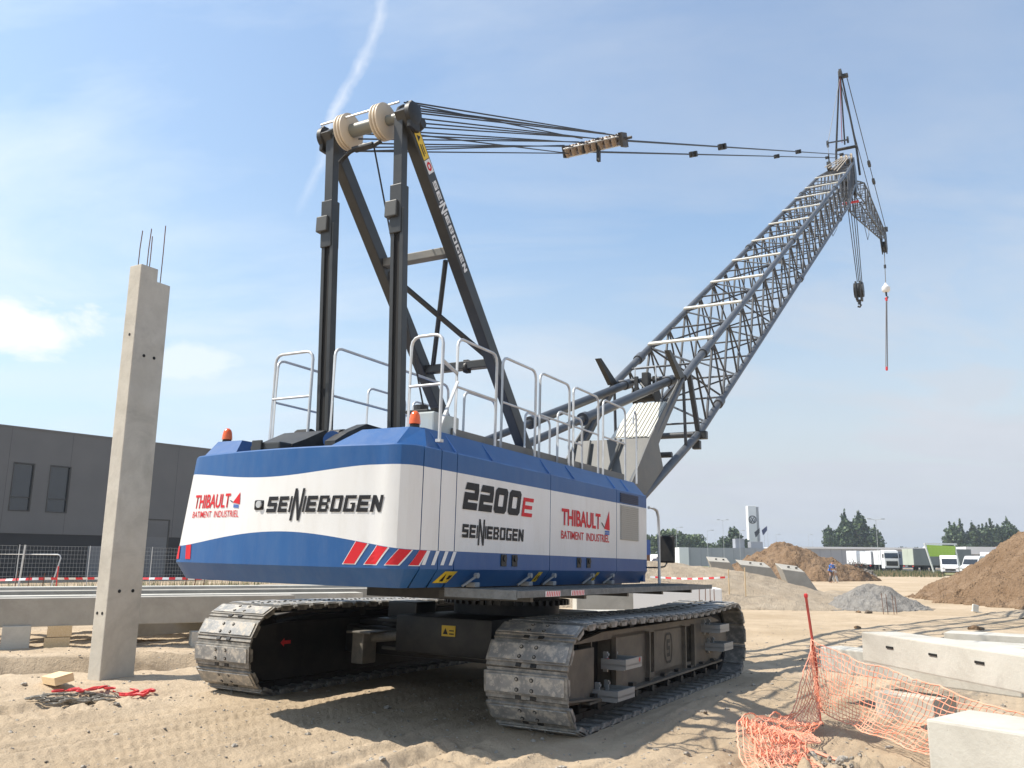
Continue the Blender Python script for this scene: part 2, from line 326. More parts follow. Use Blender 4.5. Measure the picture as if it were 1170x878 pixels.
# ------------------------------------------------------------------ numpy noise
rng=np.random.RandomState(7)
_perm=rng.rand(256,256)
def vn(x,y):
    xi=np.floor(x).astype(int); yi=np.floor(y).astype(int); fx=x-xi; fy=y-yi
    fx=fx*fx*(3-2*fx); fy=fy*fy*(3-2*fy)
    a=_perm[xi&255,yi&255]; b=_perm[(xi+1)&255,yi&255]; c=_perm[xi&255,(yi+1)&255]; d=_perm[(xi+1)&255,(yi+1)&255]
    return (a*(1-fx)+b*fx)*(1-fy)+(c*(1-fx)+d*fx)*fy-.5
def fbm(x,y,o=5,g_=.5):
    s=0;a=1
    for i in range(o): s=s+a*vn(x*2**i+17.3*i,y*2**i+5.1*i); a*=g_
    return s
def sst(a,b,x): t=np.clip((x-a)/(b-a),0,1); return t*t*(3-2*t)
def ground_h(x,y,fine=True):
    x=np.asarray(x,float); y=np.asarray(y,float)
    dx=x-CO.x; dy=y-CO.y
    plane=CO.z-(UP.x*dx+UP.y*dy)/UP.z
    d=np.hypot(dx,dy); w=1-sst(6.5,13,d)
    h=plane*w
    u=dx*FU.x+dy*FU.y; v=dx*RV.x+dy*RV.y
    under=1-sst(2.6,3.2,np.abs(v))*1.0
    near=1-sst(40,90,np.hypot(x,y))
    flat=np.where((np.abs(np.abs(v)-2.15)<.6)&(np.abs(u)<3.6),0.25,1.0)
    h=h+near*flat*(.05*fbm(x*.35,y*.35,3)+.020*fbm(x*1.7,y*1.7,4)+.012*fbm(x*7,y*7,3)+.008*fbm(x*17,y*17,2)*(1-sst(8,14,np.hypot(x,y))))
    if fine:
        # ruts running along the crane's axis, and cleat prints
        rut=.55*fbm(v*3.0+.5*vn(u*.25,v*.2),u*.07,3,.55)+.55*np.clip(fbm(v*7+.8*vn(u*.2,v*.2),u*.05,3,.6),-.3,.15)
        h=h+near*flat*(.08+.07*(1-sst(-6.0,-3.2,u)))*rut*(1-sst(9,14,np.abs(u+4)))
        for vc,uc0,uc1,ww in((-2.75,-9.5,-3.6,.42),(2.25,-8,-3.7,.40),(-4.6,-10,-4.5,.3)):
            vv=v-vc-.12*np.sin(u*.5); mk=(1-sst(ww,ww+.12,np.abs(vv)))*sst(uc0,uc0+1,u)*(1-sst(uc1-.4,uc1,u))
            cle=np.clip(np.sin(u*2*np.pi/.3+vv*1.2)*3,-1,1)
            h=h+mk*(-.035+.024*cle*(vn(u*1.5,v*1.5)+.7))
            lip=np.exp(-((np.abs(vv)-ww-.1)/.09)**2)*sst(uc0,uc0+1,u)*(1-sst(uc1-.4,uc1,u)); h=h+.03*lip
        # thin tyre grooves sweeping across the left foreground
        q=y-(6.6+.42*(x+4))-.05*(x+4)**2
        for k in range(5):
            h=h-.012*np.exp(-((q-.16*k)/.035)**2)*sst(-7,-5,x)*(1-sst(-1,.5,x))
    # foundation trench behind the pillar
    a=(x+6.3)*math.cos(rad(28))+(y-14.0)*math.sin(rad(28)); b=-(x+6.3)*math.sin(rad(28))+(y-14.0)*math.cos(rad(28))
    wob=.25*fbm(x*.9,y*.9,3)
    pit=(1-sst(.55,.85,np.abs(b+wob*.6)))*(1-sst(2.6,3.4,np.abs(a+wob)))
    h=h-.95*pit*(1+.3*fbm(x*2,y*2,3))+.07*np.exp(-((b-.95)/.2)**2)*(1-sst(2.6,3.6,np.abs(a)))
    # loose spoil beside the right-hand blocks
    e=np.hypot((x-2.55)/1.0,(y-7.35)/.75)
    h=h+.10*(1-sst(.2,1.3,e))*(1+2.2*fbm(x*5,y*5,4,.6))
    e=np.hypot((v-3.15)/.45,(u-1.)/4.2)
    h=h+.06*np.exp(-e**4)*(1+fbm(x*3,y*3,3))
    return h
def gh(x,y): return float(ground_h(np.array([x]),np.array([y]))[0])
def grid_mesh(name,X,Y,Z,m,wrap=False,smooth=True):
    nr,na=X.shape
    co=np.stack([X,Y,Z],-1).reshape(-1,3)
    i=np.arange(nr-1)[:,None]; j=np.arange(na if wrap else na-1)[None,:]
    j2=(j+1)%na
    q=np.stack([i*na+j,i*na+j2,(i+1)*na+j2,(i+1)*na+j],-1).reshape(-1,4)
    me=D.meshes.new(name); me.vertices.add(len(co)); me.vertices.foreach_set('co',co.ravel())
    me.loops.add(q.size); me.loops.foreach_set('vertex_index',q.ravel().astype(np.int32))
    me.polygons.add(len(q)); me.polygons.foreach_set('loop_start',np.arange(0,q.size,4).astype(np.int32))
    try: me.polygons.foreach_set('loop_total',np.full(len(q),4,np.int32))
    except Exception: pass
    me.polygons.foreach_set('use_smooth',np.full(len(q),smooth))
    me.materials.append(m); me.update(calc_edges=True); me.validate()
    o=D.objects.new(name,me); COL.objects.link(o); return o
# ------------------------------------------------------------------ ground
rs=[.25]
while rs[-1]<2500: rs.append(rs[-1]+.02+.0007*rs[-1]**2 if rs[-1]<300 else rs[-1]*1.25)
rs=np.array(rs)
th=np.concatenate([np.linspace(-180,-42,30,endpoint=False),np.linspace(-42,42,820,endpoint=False),np.linspace(42,180,30,endpoint=False)])
TH,RR=np.meshgrid(np.radians(th),rs)
GX=RR*np.sin(TH); GY=RR*np.cos(TH)
gnd=grid_mesh('ground',GX,GY,ground_h(GX,GY),SAND,wrap=True); gnd['kind']='structure'
# the far end of the site: grass strip
def strip(name,quad,z,m,kind='structure'):
    mb=MB(); mb.add([(x,y,z) for x,y in quad],[(0,1,2,3)]); o=mb.build(name,m); o['kind']=kind; return o
GRASSM=soil('dry_grass',(.16,.17,.07),(.24,.23,.11),(.30,.24,.14),.4,.05,4)
strip('grass_verge',[(30,150),(62,106),(200,106),(300,150)],.03,GRASSM)
strip('grass_verge',[(-60,170),(25,170),(500,900),(-300,900)],.03,GRASSM)
ASPH=mat('asphalt',(.055,.055,.057),.9,0,(.075,.075,.078),.5)
strip('truck_yard',[(55,151),(40,210),(320,210),(300,151)],.06,ASPH)

# ------------------------------------------------------------------ crane
crane=empty('crawler_crane'); crane.matrix_world=CM
tag(crane,'huge blue and white crawler crane on steel tracks with raised grey lattice boom','crane')
def L(u,v,z): return Vector((u,-v,z))
class CB(MB):   # builder whose inputs are (forward, right, up)
    def t(s,a,b,r,n=8,r2=None,mi=0): return s.tube(L(*a),L(*b),r,n,r2,mi)
    def p(s,pts,r,n=6,mi=0,close=False): return s.path([L(*p) for p in pts],r,n,mi,close)
    def b(s,a,b,mi=0,bev=0): return s.bb(L(*a),L(*b),mi,bev)
    def pr(s,poly,v0,v1,mi=0): return s.prism([L(u,v0,z) for u,z in poly],(0,-(v1-v0),0),mi)
    def bm(s,a,b,w,h,mi=0,upv=(0,0,1),bev=0): return s.beam(L(*a),L(*b),w,h,mi,upv,bev)
    def q(s,pts,mi=0):
        return s.add([L(*p) for p in pts],[tuple(range(len(pts)))],mi)
# ---- body shell
def bez(a,c,b,n): return [((1-t)**2*a[0]+2*t*(1-t)*c[0]+t*t*b[0],(1-t)**2*a[1]+2*t*(1-t)*c[1]+t*t*b[1]) for t in [i/n for i in range(n)]]
per=[]
for i in range(12): per.append((1.62-(5.9*i/12),-1.6))
per+=bez((-4.28,-1.6),(-4.66,-1.6),(-4.70,-1.24),8)
for i in range(24):
    v=-1.24+2.49*i/24; base=-4.70+(-.11)*(i/24); per.append((base-.13*(1-((v-.02)/1.26)**2),v))
per+=bez((-4.81,1.25),(-4.86,1.6),(-4.55,1.6),10)
for i in range(61): per.append((-4.55+6.17*i/60,1.6))
S=[0]
for a,b in zip(per,per[1:]): S.append(S[-1]+math.hypot(b[0]-a[0],b[1]-a[1]))
def at_s(s):
    s=min(max(s,0),S[-1]-1e-6)
    import bisect
    i=min(bisect.bisect_right(S,s)-1,len(per)-2); t=(s-S[i])/(S[i+1]-S[i])
    a,b=per[i],per[i+1]; p=(a[0]+(b[0]-a[0])*t,a[1]+(b[1]-a[1])*t)
    def nrm(k):
        k0=max(k-1,0);k1=min(k+1,len(per)-1); d=Vector((per[k1][0]-per[k0][0],per[k1][1]-per[k0][1])).normalized(); return Vector((-d.y,d.x))
    n=(nrm(i)*(1-t)+nrm(i+1)*t).normalized()
    return p,n
# outward normal check: at right side (v=1.6) outward is +v
_p,_n=at_s(S[-1]-.5); SG=1 if _n.y>0 else -1
def surf(s,z,off=0):
    p,n=at_s(s); x=p[0]+n.x*off*SG; y=p[1]+n.y*off*SG
    if y<0: y*=1+.042+.118*max(0,2.8-z)/1.2
    return (x,y,z)
def s_of_rear(v): # rear arc param from lateral position
    best=min(range(20,46),key=lambda i:abs(per[i][1]-v)); 
    i=best if per[best][1]<=v else best-1
    return S[i]+(v-per[i][1])/(per[i+1][1]-per[i][1])*(S[i+1]-S[i])
S_R0=S[-1]-6.17           # s where right side starts (u=-4.55)
def s_of_u(u): return S_R0+(u+4.55)
def zl(s):
    v=at_s(s)[0][1]; u=at_s(s)[0][0]
    k=max(0,1-abs(v-.1)/1.5) if u<-4.5 else 0
    return 1.80+.155*math.sin(k*math.pi/2)**1.3
def zu(s):
    v=at_s(s)[0][1]; u=at_s(s)[0][0]
    k=max(0,1-abs(v+.15)/1.35) if u<-4.5 else 0
    return 2.60-.09*math.sin(k*math.pi/2)**1.5
def shell(name,s0,s1,n,caps=True):
    b=CB(); rows=[]
    for i in range(n+1):
        s=s0+(s1-s0)*i/n
        lev=[(1.44,-.13),(1.62,0),(zl(s),0),(zu(s),0),(2.79,0),(2.805,-.015),(2.805,-.10)]
        rows.append([surf(s,z,o) for z,o in lev])
    mm=[0,0,1,0,0,0]
    for i in range(n):
        for k in range(6): b.q([rows[i][k],rows[i+1][k],rows[i+1][k+1],rows[i][k+1]],mm[k])
    if caps:
        for r,fl in((rows[0],0),(rows[-1],1)):
            inn=[(p[0],p[1],p[2]) for p in r]
            s=s0 if not fl else s1
            for k in range(6):
                z0,z1=r[k],r[k+1]; a=surf(s,z0[2],-.12); c=surf(s,z1[2],-.12); b.q([z0,z1,c,a],0)
    bm_=b
    o=bm_.build(name,[BLUE,WHITE],crane,recalc=False)
    bm=bmesh.new(); bm.from_mesh(o.data); bmesh.ops.remove_doubles(bm,verts=bm.verts,dist=.0008)
    bmesh.ops.recalc_face_normals(bm,faces=bm.faces)
    for e in bm.edges:
        if len(e.link_faces)==2 and (e.calc_face_angle(0)>rad(18)): e.smooth=False
    for f in bm.faces: f.smooth=True
    bm.to_mesh(o.data); bm.free(); return o
GAP=.007
seams=[-4.55,-4.24,-3.95,-1.79,.37,1.62]
counterweight=shell('counterweight',0.0,s_of_u(-4.55)-GAP,110)
panels=[]
for a,b in zip(seams,seams[1:]): panels.append(shell('side_panel',s_of_u(a)+GAP,s_of_u(b)-GAP,max(2,int((b-a)*8))))
# inner core, its black standing in for shade behind the panel gaps; front face
c=CB(); c.b((-4.4,-1.47,1.46),(1.55,1.47,2.78)); c.build('gap_shade_core',DARKHOLE,crane)
c=CB(); c.b((1.56,-1.56,1.46),(1.64,1.56,2.79)); c.build('front_panel',BLUE,crane)
# platform under the body
c=CB(); c.b((-2.3,-.8,1.24),(2.3,.9,1.455)); c.build('upper_frame',BLACK,crane)
# deck top and raised lids
c=CB()
c.pr([( -4.70,2.795),(1.6,2.795),(1.6,2.806),(-4.70,2.806)],-1.2,1.2); c.pr([( -4.3,2.794),(1.6,2.794),(1.6,2.805),(-4.3,2.805)],-1.52,1.52); c.build('deck',BLUE,crane)
def lid(name,vi0,vo0,vi1,vo1,u0,u0t,u1,z1):
    c=CB(); z0=2.803
    A=[(u0,vi0,z0),(u0+.0,vo0-.22*(1 if vo0>0 else -1),z0),(u0+.22,vo0,z0),(u1,vo0,z0),(u1,vi0,z0)]
    B=[(u0t,vi1,z1),(u0t,vo1-.10*(1 if vo1>0 else -1),z1),(u0t+.12,vo1,z1),(u1-.12,vo1,z1-.02),(u1-.12,vi1,z1-.02)]
    n=len(A); c.add([L(*p) for p in A+B],[tuple(range(n)),tuple(range(n,2*n))]+[(i,(i+1)%n,n+(i+1)%n,n+i) for i in range(n)])
    return c.build(name,BLUE,crane)
lid('engine_lid',.46,1.575,.74,1.44,-4.70,-4.46,1.6,3.02)
lid('engine_lid',-.92,-1.63,-1.04,-1.53,-4.62,-4.42,1.6,3.0)
# raised weld lines on the lid bevel (panel joints)
JB=mat('joint_blue',(.06,.15,.40),.4)
for u in(-4.24,-3.95,-3.2,-1.79,-1.05,.37,.9):
    c=CB(); c.bm((u,1.578,2.812),(u-.03,1.452,2.985),.018,.012,0,(1,0,0)); c.build('lid_joint',JB,crane)
c=CB(); c.b((-3.62,1.285,2.985),(1.45,1.305,3.13)); c.build('toe_board',MIDG,crane)
# ventilation grille
c=CB(); c.b((.50,1.6,2.07),(1.24,1.607,2.585),0)
for i in range(17):
    z=2.085+i*.0295; c.pr([(.51,z),(1.23,z),(1.23,z+.012),(.51,z+.012)],1.607,1.622)
c.build('ventilation_grille',mat('grille_grey',(.42,.41,.38),.5),crane)
c=CB(); c.b((.50,1.6,2.62),(1.24,1.606,2.76),0)
for i in range(5):
    z=2.63+i*.027; c.pr([(.51,z),(1.23,z),(1.23,z+.010),(.51,z+.010)],1.606,1.618)
c.build('ventilation_grille',mat('navy_grille',(.015,.03,.08),.5),crane)
# door latches
for u in(-2.93,-2.68,-.93,-.62,):
    c=CB(); c.b((u-.07,1.6,1.66),(u+.05,1.612,1.79),0,.004); c.t((u,1.60,1.745),(u,1.625,1.745),.035,12); c.build('door_latch',BLACK,crane)
# brackets under the side and yellow stickers
for u in(-3.55,-2.35,-1.72,-.55,.15):
    c=CB(); c.bm((u-.10,1.52,1.45),(u+.02,1.625,1.56),.035,.02); c.t((u+.02,1.60,1.56),(u+.02,1.64,1.56),.03,10); c.b((u-.0,1.5,1.44),(u+.09,1.62,1.49),0,.008)
    c.build('walkway_bracket',mat('bracket_grey',(.28,.29,.29),.5,.2) if u<-3.5 else D.materials['bracket_grey'],crane)
def stick_tri(c,cx,cz,v,w=.1,mi=1):
    c.q([(cx-w*.4,v,cz-w*.35),(cx+w*.4,v,cz-w*.35),(cx,v,cz+w*.4)],mi)
for u,w in((-4.02,.30),(-2.02,.14),(-.28,.12)):
    z0=1.47; c=CB(); sv=1.6
    def P(uu,zz_,o=.004):
        k=(zz_-1.44)/.18; return (uu,1.47+.13*k+o,zz_)
    c.q([P(u-w*.55,1.485),(P(u+w*.3,1.485)),P(u+w*.55,1.60),P(u-w*.2,1.60)],0)
    c.q([P(u-w*.22,1.50,.007),P(u+.0*w,1.50,.007),P(u-w*.06,1.58,.007)],1); c.q([P(u+w*.12,1.52,.007),P(u+w*.3,1.52,.007),P(u+w*.36,1.56,.007),P(u+w*.16,1.56,.007)],1)
    c.build('warning_sticker',[YEL,BLKT],crane)
# walkway grating along the right side
c=CB(); c.b((-4.1,1.63,1.405),(2.25,2.42,1.43)); 
for i in range(62):
    u=-4.08+i*.102; c.b((u,1.64,1.43),(u+.012,2.40,1.437))
c.b((-4.12,2.42,1.375),(2.27,2.44,1.44)); c.b((-4.13,1.62,1.36),(-4.11,2.43,1.445))
c.build('walkway',GRATE,crane)
for i in range(5):
    u=-3.6+i*1.3; c=CB(); c.pr([(u,1.40),(u+.06,1.40),(u+.06,1.32),(u,1.32)],1.2,2.3); c.build('walkway_support',DKG,crane)
for k,(u0,m_) in enumerate(((-3.55,0),(-2.95,1))):
    c=CB(); n=8
    c.q([(u0,2.443,1.375),(u0+.34,2.443,1.375),(u0+.34,2.443,1.43),(u0,2.443,1.43)],0)
    for i in range(n):
        x=u0+.02+i*.04; c.q([(x,2.4455,1.378),(x+.018,2.4455,1.378),(x+.032,2.4455,1.427),(x+.014,2.4455,1.427)],1)
    c.build('reflector',[TAPEW,TAPER],crane)
# ---- lettering helpers
def rect(x0,y0,x1,y1): return [(x0,y0),(x1,y0),(x1,y1),(x0,y1)]
def ring(x0,y0,x1,y1,tx,ty,c):
    o=[(x0+c,y0),(x1-c,y0),(x1,y0+c),(x1,y1-c),(x1-c,y1),(x0+c,y1),(x0,y1-c),(x0,y0+c)]
    ci=c*.2; X0,Y0,X1,Y1=x0+tx,y0+ty,x1-tx,y1-ty
    n=[(X0+ci,Y0),(X1-ci,Y0),(X1,Y0+ci),(X1,Y1-ci),(X1-ci,Y1),(X0+ci,Y1),(X0,Y1-ci),(X0,Y0+ci)]
    return [[o[i],o[(i+1)%8],n[(i+1)%8],n[i]] for i in range(8)]
def glyph(ch,w=.8,h=1.,t=.24):
    m0=(h-t)/2; m1=(h+t)/2; tw=t*.95
    if ch=='E': return [rect(0,0,tw,h),rect(tw,0,w,t),rect(tw,m0,w*.92,m1),rect(tw,h-t,w,h)]
    if ch=='S': return [rect(0,0,w,t),rect(0,m0,w,m1),rect(0,h-t,w,h),rect(0,m1,tw,h-t),rect(w-tw,t,w,m0)]
    if ch=='2': return [rect(0,0,w,t),[(0,m0),(w,m0),(w,m1),(0,m1)],[(0,h-t),(w,h-t),(w-.06,h),(.06,h)],rect(w-tw,m1,w,h-t),rect(0,t,tw,m0)]
    if ch=='0' or ch=='O': return ring(0,0,w,h,tw,t*(.8 if ch=='O' else 1.0),.12 if ch=='0' else .05)
    if ch=='B': return [rect(0,0,tw,h),rect(tw,0,w-.08,t*.8),rect(tw,m0+.02,w-.12,m1-.02),rect(tw,h-t*.8,w-.08,h),rect(w-tw,t*.8,w,m0+.02),rect(w-tw,m1-.02,w,h-t*.8)]
    if ch=='G': return [rect(0,0,w,t*.85),rect(0,h-t*.85,w,h),rect(0,t*.85,tw,h-t*.85),rect(w-tw,t*.85,w,h*.55),rect(w*.55,h*.55-t*.4,w-tw,h*.55)]
    if ch=='N': return [rect(0,0,tw,h),rect(w-tw,0,w,h),[(tw,h),(tw,h*.5),(w-tw,0),(w-tw,h*.5)]]
    return []
def word_polys(italic=.18):
    """the maker's block word mark: letters one unit high with a tall double N"""
    out=[];x=0
    def put(ch,x,w=.8,dy=0,h=1.,t=.24):
        for p in glyph(ch,w,h,t): out.append([(px+x,py+dy) for px,py in p])
    put('S',0); put('E',.95)
    # tall interlocked N N
    def bar(x0,ya,yb,w): out.append([(x0,ya),(x0+w,ya),(x0+w,yb),(x0,yb)])
    bar(1.90,0,1.0,.15)
    bar(2.14,-.52,1.48,.19)
    out.append([(2.33,1.48),(2.33,.86),(2.76,-.52),(2.76,.10)])
    bar(2.76,-.52,1.48,.19)
    bar(3.04,0,1.0,.15)
    x=3.30
    for ch in 'EBOGEN': put(ch,x); x+=.95
    tot=x-.15
    return [[(px+italic*py,py) for px,py in p] for p in out],tot
def put_polys(name,polys,mapf,m,parent,sub=.12,mi=None):
    bm=bmesh.new(); 
    for p in polys:
        vs=[bm.verts.new((q[0],q[1],0)) for q in p]
        try: bm.faces.new(vs)
        except Exception: pass
    me=D.meshes.new(name)
    for v in bm.verts: v.co=Vector(mapf(v.co.x,v.co.y))
    bm.normal_update(); bm.to_mesh(me); bm.free(); me.materials.append(m)
    o=D.objects.new(name,me); COL.objects.link(o); o.parent=parent; return o
def text_mesh(name,txt,mapf,m,parent,width,height,offset=.02,space=1.0):
    cu=D.curves.new(name,'FONT'); cu.body=txt; cu.size=1; cu.offset=offset; cu.resolution_u=3; cu.space_character=space
    to=D.objects.new(name,cu); COL.objects.link(to); bpy.context.view_layer.update()
    me=D.meshes.new_from_object(to.evaluated_get(bpy.context.evaluated_depsgraph_get()))
    D.objects.remove(to)
    xs=[v.co.x for v in me.vertices]; ys=[v.co.y for v in me.vertices]
    x0,x1,y0,y1=min(xs),max(xs),min(ys),max(ys)
    for v in me.vertices: v.co=Vector(mapf((v.co.x-x0)/(x1-x0)*width,(v.co.y-y0)/(y1-y0)*height))
    me.materials.clear(); me.materials.append(m); me.name=name
    o=D.objects.new(name,me); COL.objects.link(o); o.parent=parent; return o
def mp_s(s0,z0,off=.006): return lambda x,y: L(*surf(s0+x,z0+y,off))
pw,tw_=word_polys()
# rear word mark
sr=s_of_rear(-.10); wlen=1.42; k=wlen/tw_
put_polys('lettering',[[(x*k,y*k*1.0) for x,y in p] for p in pw],mp_s(sr,2.145,.006),BLKT,counterweight)
# rear round-cornered camera lens beside it
c=CB(); s_=s_of_rear(-.21)
pp,nn_=at_s(s_)
c.b((pp[0]-.012,pp[1]-.08,2.17),(pp[0]+.03,pp[1]+.06,2.275),0,.02); 
c.t((pp[0]-.012,pp[1]-.0,2.228),(pp[0]-.03,pp[1]-.0,2.228),.036,18,mi=1); c.build('reversing_camera',[BLKT,GALV],crane)
def contractor(s0,z0,w,parent,off=.006,lean=0.0):
    mp=lambda x,y: L(*surf(s0+x+lean*y,z0+y,off))
    text_mesh('lettering','THIBAULT',mp_t(mp,0,w*.125*1.0),REDT,parent,w*.80,w*.19,.02)
    text_mesh('lettering','BATIMENT  INDUSTRIEL',mp_t(mp,0,0),REDT,parent,w,w*.088,.004)
    sail=[[(w*.86,w*.19),(w*1.0,w*.165),(w*.985,w*.325)]]
    put_polys('sail_mark',sail,mp,REDT,parent)
    put_polys('sail_mark',[[(w*.80,w*.215),(w*.86,w*.19),(w*.865,w*.200),(w*.805,w*.225)]],mp,BLKT,parent)
    put_polys('wave_mark',[[(w*.88,w*.125),(w*.985,w*.117),(w*.985,w*.135),(w*.88,w*.143)],[(w*.88,w*.148),(w*.985,w*.138),(w*.985,w*.157),(w*.88,w*.167)]],mp,mat('wave_blue',(.05,.14,.42),.5),parent)
def mp_t(f,dx,dy): return lambda x,y:f(x+dx,y+dy)
contractor(s_of_rear(-1.19)-.085,2.105,.80,counterweight,.005)
# right side: THIBAULT block + model number + word mark
def side(u0,z0,v=1.606): return lambda x,y: L(u0+x,v,z0+y)
def contractor_side():
    p=panels[3]; w=1.5
    text_mesh('lettering','THIBAULT',side(-1.47,2.185),REDT,p,1.24,.215,.028)
    text_mesh('lettering','BATIMENT  INDUSTRIEL',side(-1.48,2.015),REDT,p,1.56,.105,.008)
    put_polys('sail_mark',[[(-.10,2.20),(.10,2.185),(.08,2.46)]],side(0,0),REDT,p)
    put_polys('sail_mark',[[(-.20,2.275),(-.10,2.215),(-.09,2.228),(-.19,2.29)]],side(0,0),BLKT,p)
    put_polys('wave_mark',[[(-.07,2.12),(.09,2.12),(.09,2.145),(-.07,2.145)],[(-.07,2.15),(.09,2.15),(.09,2.178),(-.07,2.178)]],side(0,0),mat('wave_blue',(.05,.14,.42),.5),p)
contractor_side()
num=[]
for i,ch in enumerate('2200'):
    for p in glyph(ch,.86,1.,.27): num.append([((x+i*.97),y) for x,y in p])
hh=.285
put_polys('model_number',[[(x*.325+.06*y,y*hh) for x,y in p] for p in num],side(-3.83,2.235),BLKT,panels[2])
put_polys('model_number',[[(x*.30+.05*y,y*hh*.78) for x,y in p] for p in glyph('E',.86,1.,.2)],side(-2.55,2.235),REDT,panels[2])
k=1.33/tw_
put_polys('lettering',[[(x*k,y*k*.92) for x,y in p] for p in word_polys(.06)[0]],side(-3.82,1.945),BLKT,panels[2])
# warning stripes
def stripes(ss,w,sl,m,parent,z0=1.655,topf=None,mir=1,off=.005):
    for s0 in ss:
        n=8; V=[]; F_=[]
        for i in range(n+1):
            for j in range(5):
                t=j/4; x=s0+w*i/n+sl*t; top=zl(s0+w*i/n+sl)-.004; V.append(tuple(L(*surf(x,z0+(top-z0)*t,off))))
        for i in range(n):
            for j in range(4): F_.append((i*5+j,i*5+j+1,i*5+j+6,i*5+j+5))
        mb=MB(); mb.add(V,F_); mb.build('warning_stripe',m,parent,recalc=False)
sb=s_of_rear(.93)
stripes([sb,sb+.235,sb+.47,sb+.70],.125,.13,REDT,counterweight)
stripes([sb-.012+.235*i for i in range(4)],.15,.135,WHT,counterweight,1.648,None,1,.003)
sl_=s_of_rear(-1.24)
stripes([sl_-.24,sl_-.02],.09,-.03,REDT,counterweight)
for j,uu in enumerate((-4.52,-4.36,-4.20,-4.05)):
    pn=panels[0] if uu<-4.3 else panels[1]
    put_polys('warning_stripe',[[(uu,1.66),(uu+.06,1.66),(uu+.14,1.797),(uu+.08,1.797)]],side(0,0,1.605),WHT,pn)
# ---- beacons
def beacon(u,v,z):
    c=CB(); c.lathe(L(u,v,z),(0,0,1),[(0,.05),(.03,.052),(.04,.046)],20); base=c.build('beacon_base',BLACK,crane)
    c=CB(); c.lathe(L(u,v,z+.04),(0,0,1),[(0,.060),(.035,.059),(.09,.051),(.118,.038),(.135,.018),(.138,.001)],24); c.build('beacon_lens',ORANGE,base,smooth=40)
beacon(-4.30,-1.42,3.0); beacon(-4.36,1.33,3.02)
# ---- machinery on the rear deck
c=CB(); c.pr([(-4.55,2.81),(-3.4,2.81),(-3.4,3.10),(-4.05,3.12),(-4.35,2.98),(-4.55,2.9)],-.76,-.14); c.build('winch_guard',BLACK,crane)
c=CB(); c.pr([(-4.6,2.81),(-3.3,2.81),(-3.3,3.12),(-4.1,3.15),(-4.4,3.02),(-4.6,2.9)],.36,.50); c.build('winch_guard',BLACK,crane)
c=CB(); c.t((-4.3,.20,2.94),(-4.3,.36,2.94),.13,20,mi=0); c.t((-4.40,.30,2.93),(-4.46,.34,2.93),.10,20,mi=1); c.build('winch_drum',[BLACK,BLUE],crane)
c=CB(); c.b((-4.72,-.50,2.815),(-4.50,-.16,2.91),0,.02); c.b((-4.75,-.54,2.80),(-4.72,-.40,2.93),0,.01); c.build('work_lamp',[DKG],crane)
c=CB()
for i in range(7): c.t((-3.9+.05*i,-.62,3.03+.02*math.sin(i*2)),(-3.9+.05*i,.1,3.03+.02*math.cos(i)),.035,8)
c.lathe(L(-3.75,-.6,3.08),(0,1,0),[(0,.10),(.02,.13),(.2,.13),(.22,.10)],16); c.build('hose_bundle',DARKHOLE,crane)
c=CB(); c.b((-3.95,.98,2.98),(-3.45,1.28,3.27),0,.02); tk=c.build('hydraulic_tank',mat('pale_tank',(.42,.47,.46),.5,dust=.4),crane)
c=CB(); c.b((-3.9,.86,3.27),(-3.55,1.16,3.31),0,.01); c.t((-3.8,1.0,3.31),(-3.8,1.0,3.37),.08,12); c.t((-3.65,1.08,3.31),(-3.65,1.08,3.36),.05,12); c.build('tank_cap',BLACK,tk)
# ---- handrails
RA=.0175
def loop_rail(p0,p1,z0,z1,mid=True,r=RA,parent=crane,cr=.10):
    a=Vector((p0[0],p0[1],0)); b=Vector((p1[0],p1[1],0)); d=(b-a).normalized(); c=CB()
    pts=[(a.x,a.y,z0),(a.x,a.y,z1-cr)]
    for t in(30,60,90): 
        q=a+d*cr*(1-math.cos(rad(t))); pts.append((q.x,q.y,z1-cr+cr*math.sin(rad(t))))
    for t in(90,60,30,0):
        q=b-d*cr*(1-math.cos(rad(t))); pts.append((q.x,q.y,z1-cr+cr*math.sin(rad(t))))
    pts.append((b.x,b.y,z0)); c.p(pts,r,8)
    if mid:
        zm=(z0+z1)/2+.02; c.t((a.x,a.y,zm),(b.x,b.y,zm),r*.85,8)
    for q in(a,b): c.b((q.x-.03,q.y-.03,z0-.03),(q.x+.03,q.y+.03,z0+.0))
    return c.build('handrail',GALV,parent,smooth=60)
for a,b,z0,z1 in((-3.72,-2.86,2.98,4.12),(-2.72,-1.86,2.98,4.13),(-1.74,-.85,2.98,4.14),(-.72,.15,2.98,4.15),(.33,1.22,2.98,4.15)):
    loop_rail((a,1.4),(b,1.4),z0,z1)
loop_rail((-4.30,1.20),(-4.30,1.60),2.9,4.0,True)
loop_rail((-1.05,1.32),(-.25,1.32),2.98,3.75,True,.018)
c=CB(); c.p([(1.66,1.42,3.0),(1.66,1.42,4.05),(1.64,1.42,4.13),(1.60,1.42,4.17),(1.54,1.42,4.15),(1.52,1.42,4.05),(1.52,1.42,3.95)],RA,8); c.build('handrail',GALV,crane,smooth=60)
c=CB(); c.t((-4.3,1.6,3.72),(-3.72,1.4,3.72),.02,8); c.bm((-4.3,1.6,3.03),(-3.73,1.42,3.62),.03,.02); c.build('rail_brace',GALV,crane)
# rails on the left side and behind
loop_rail((-3.92,-1.12),(-3.92,-.52),2.98,4.12)
loop_rail((-3.80,-1.20),(-2.9,-1.20),2.98,4.10)
loop_rail((-4.1,-.02),(-1.75,-.02),2.9,4.07)
loop_rail((-1.9,-1.3),(-1.0,-1.3),2.98,4.12)
loop_rail((-.8,-1.3),(.2,-1.3),2.98,4.12)
for u0 in(-2.85,-1.3,):
    loop_rail((u0,.95),(u0+.75,.95),2.98,3.72,False,.017)
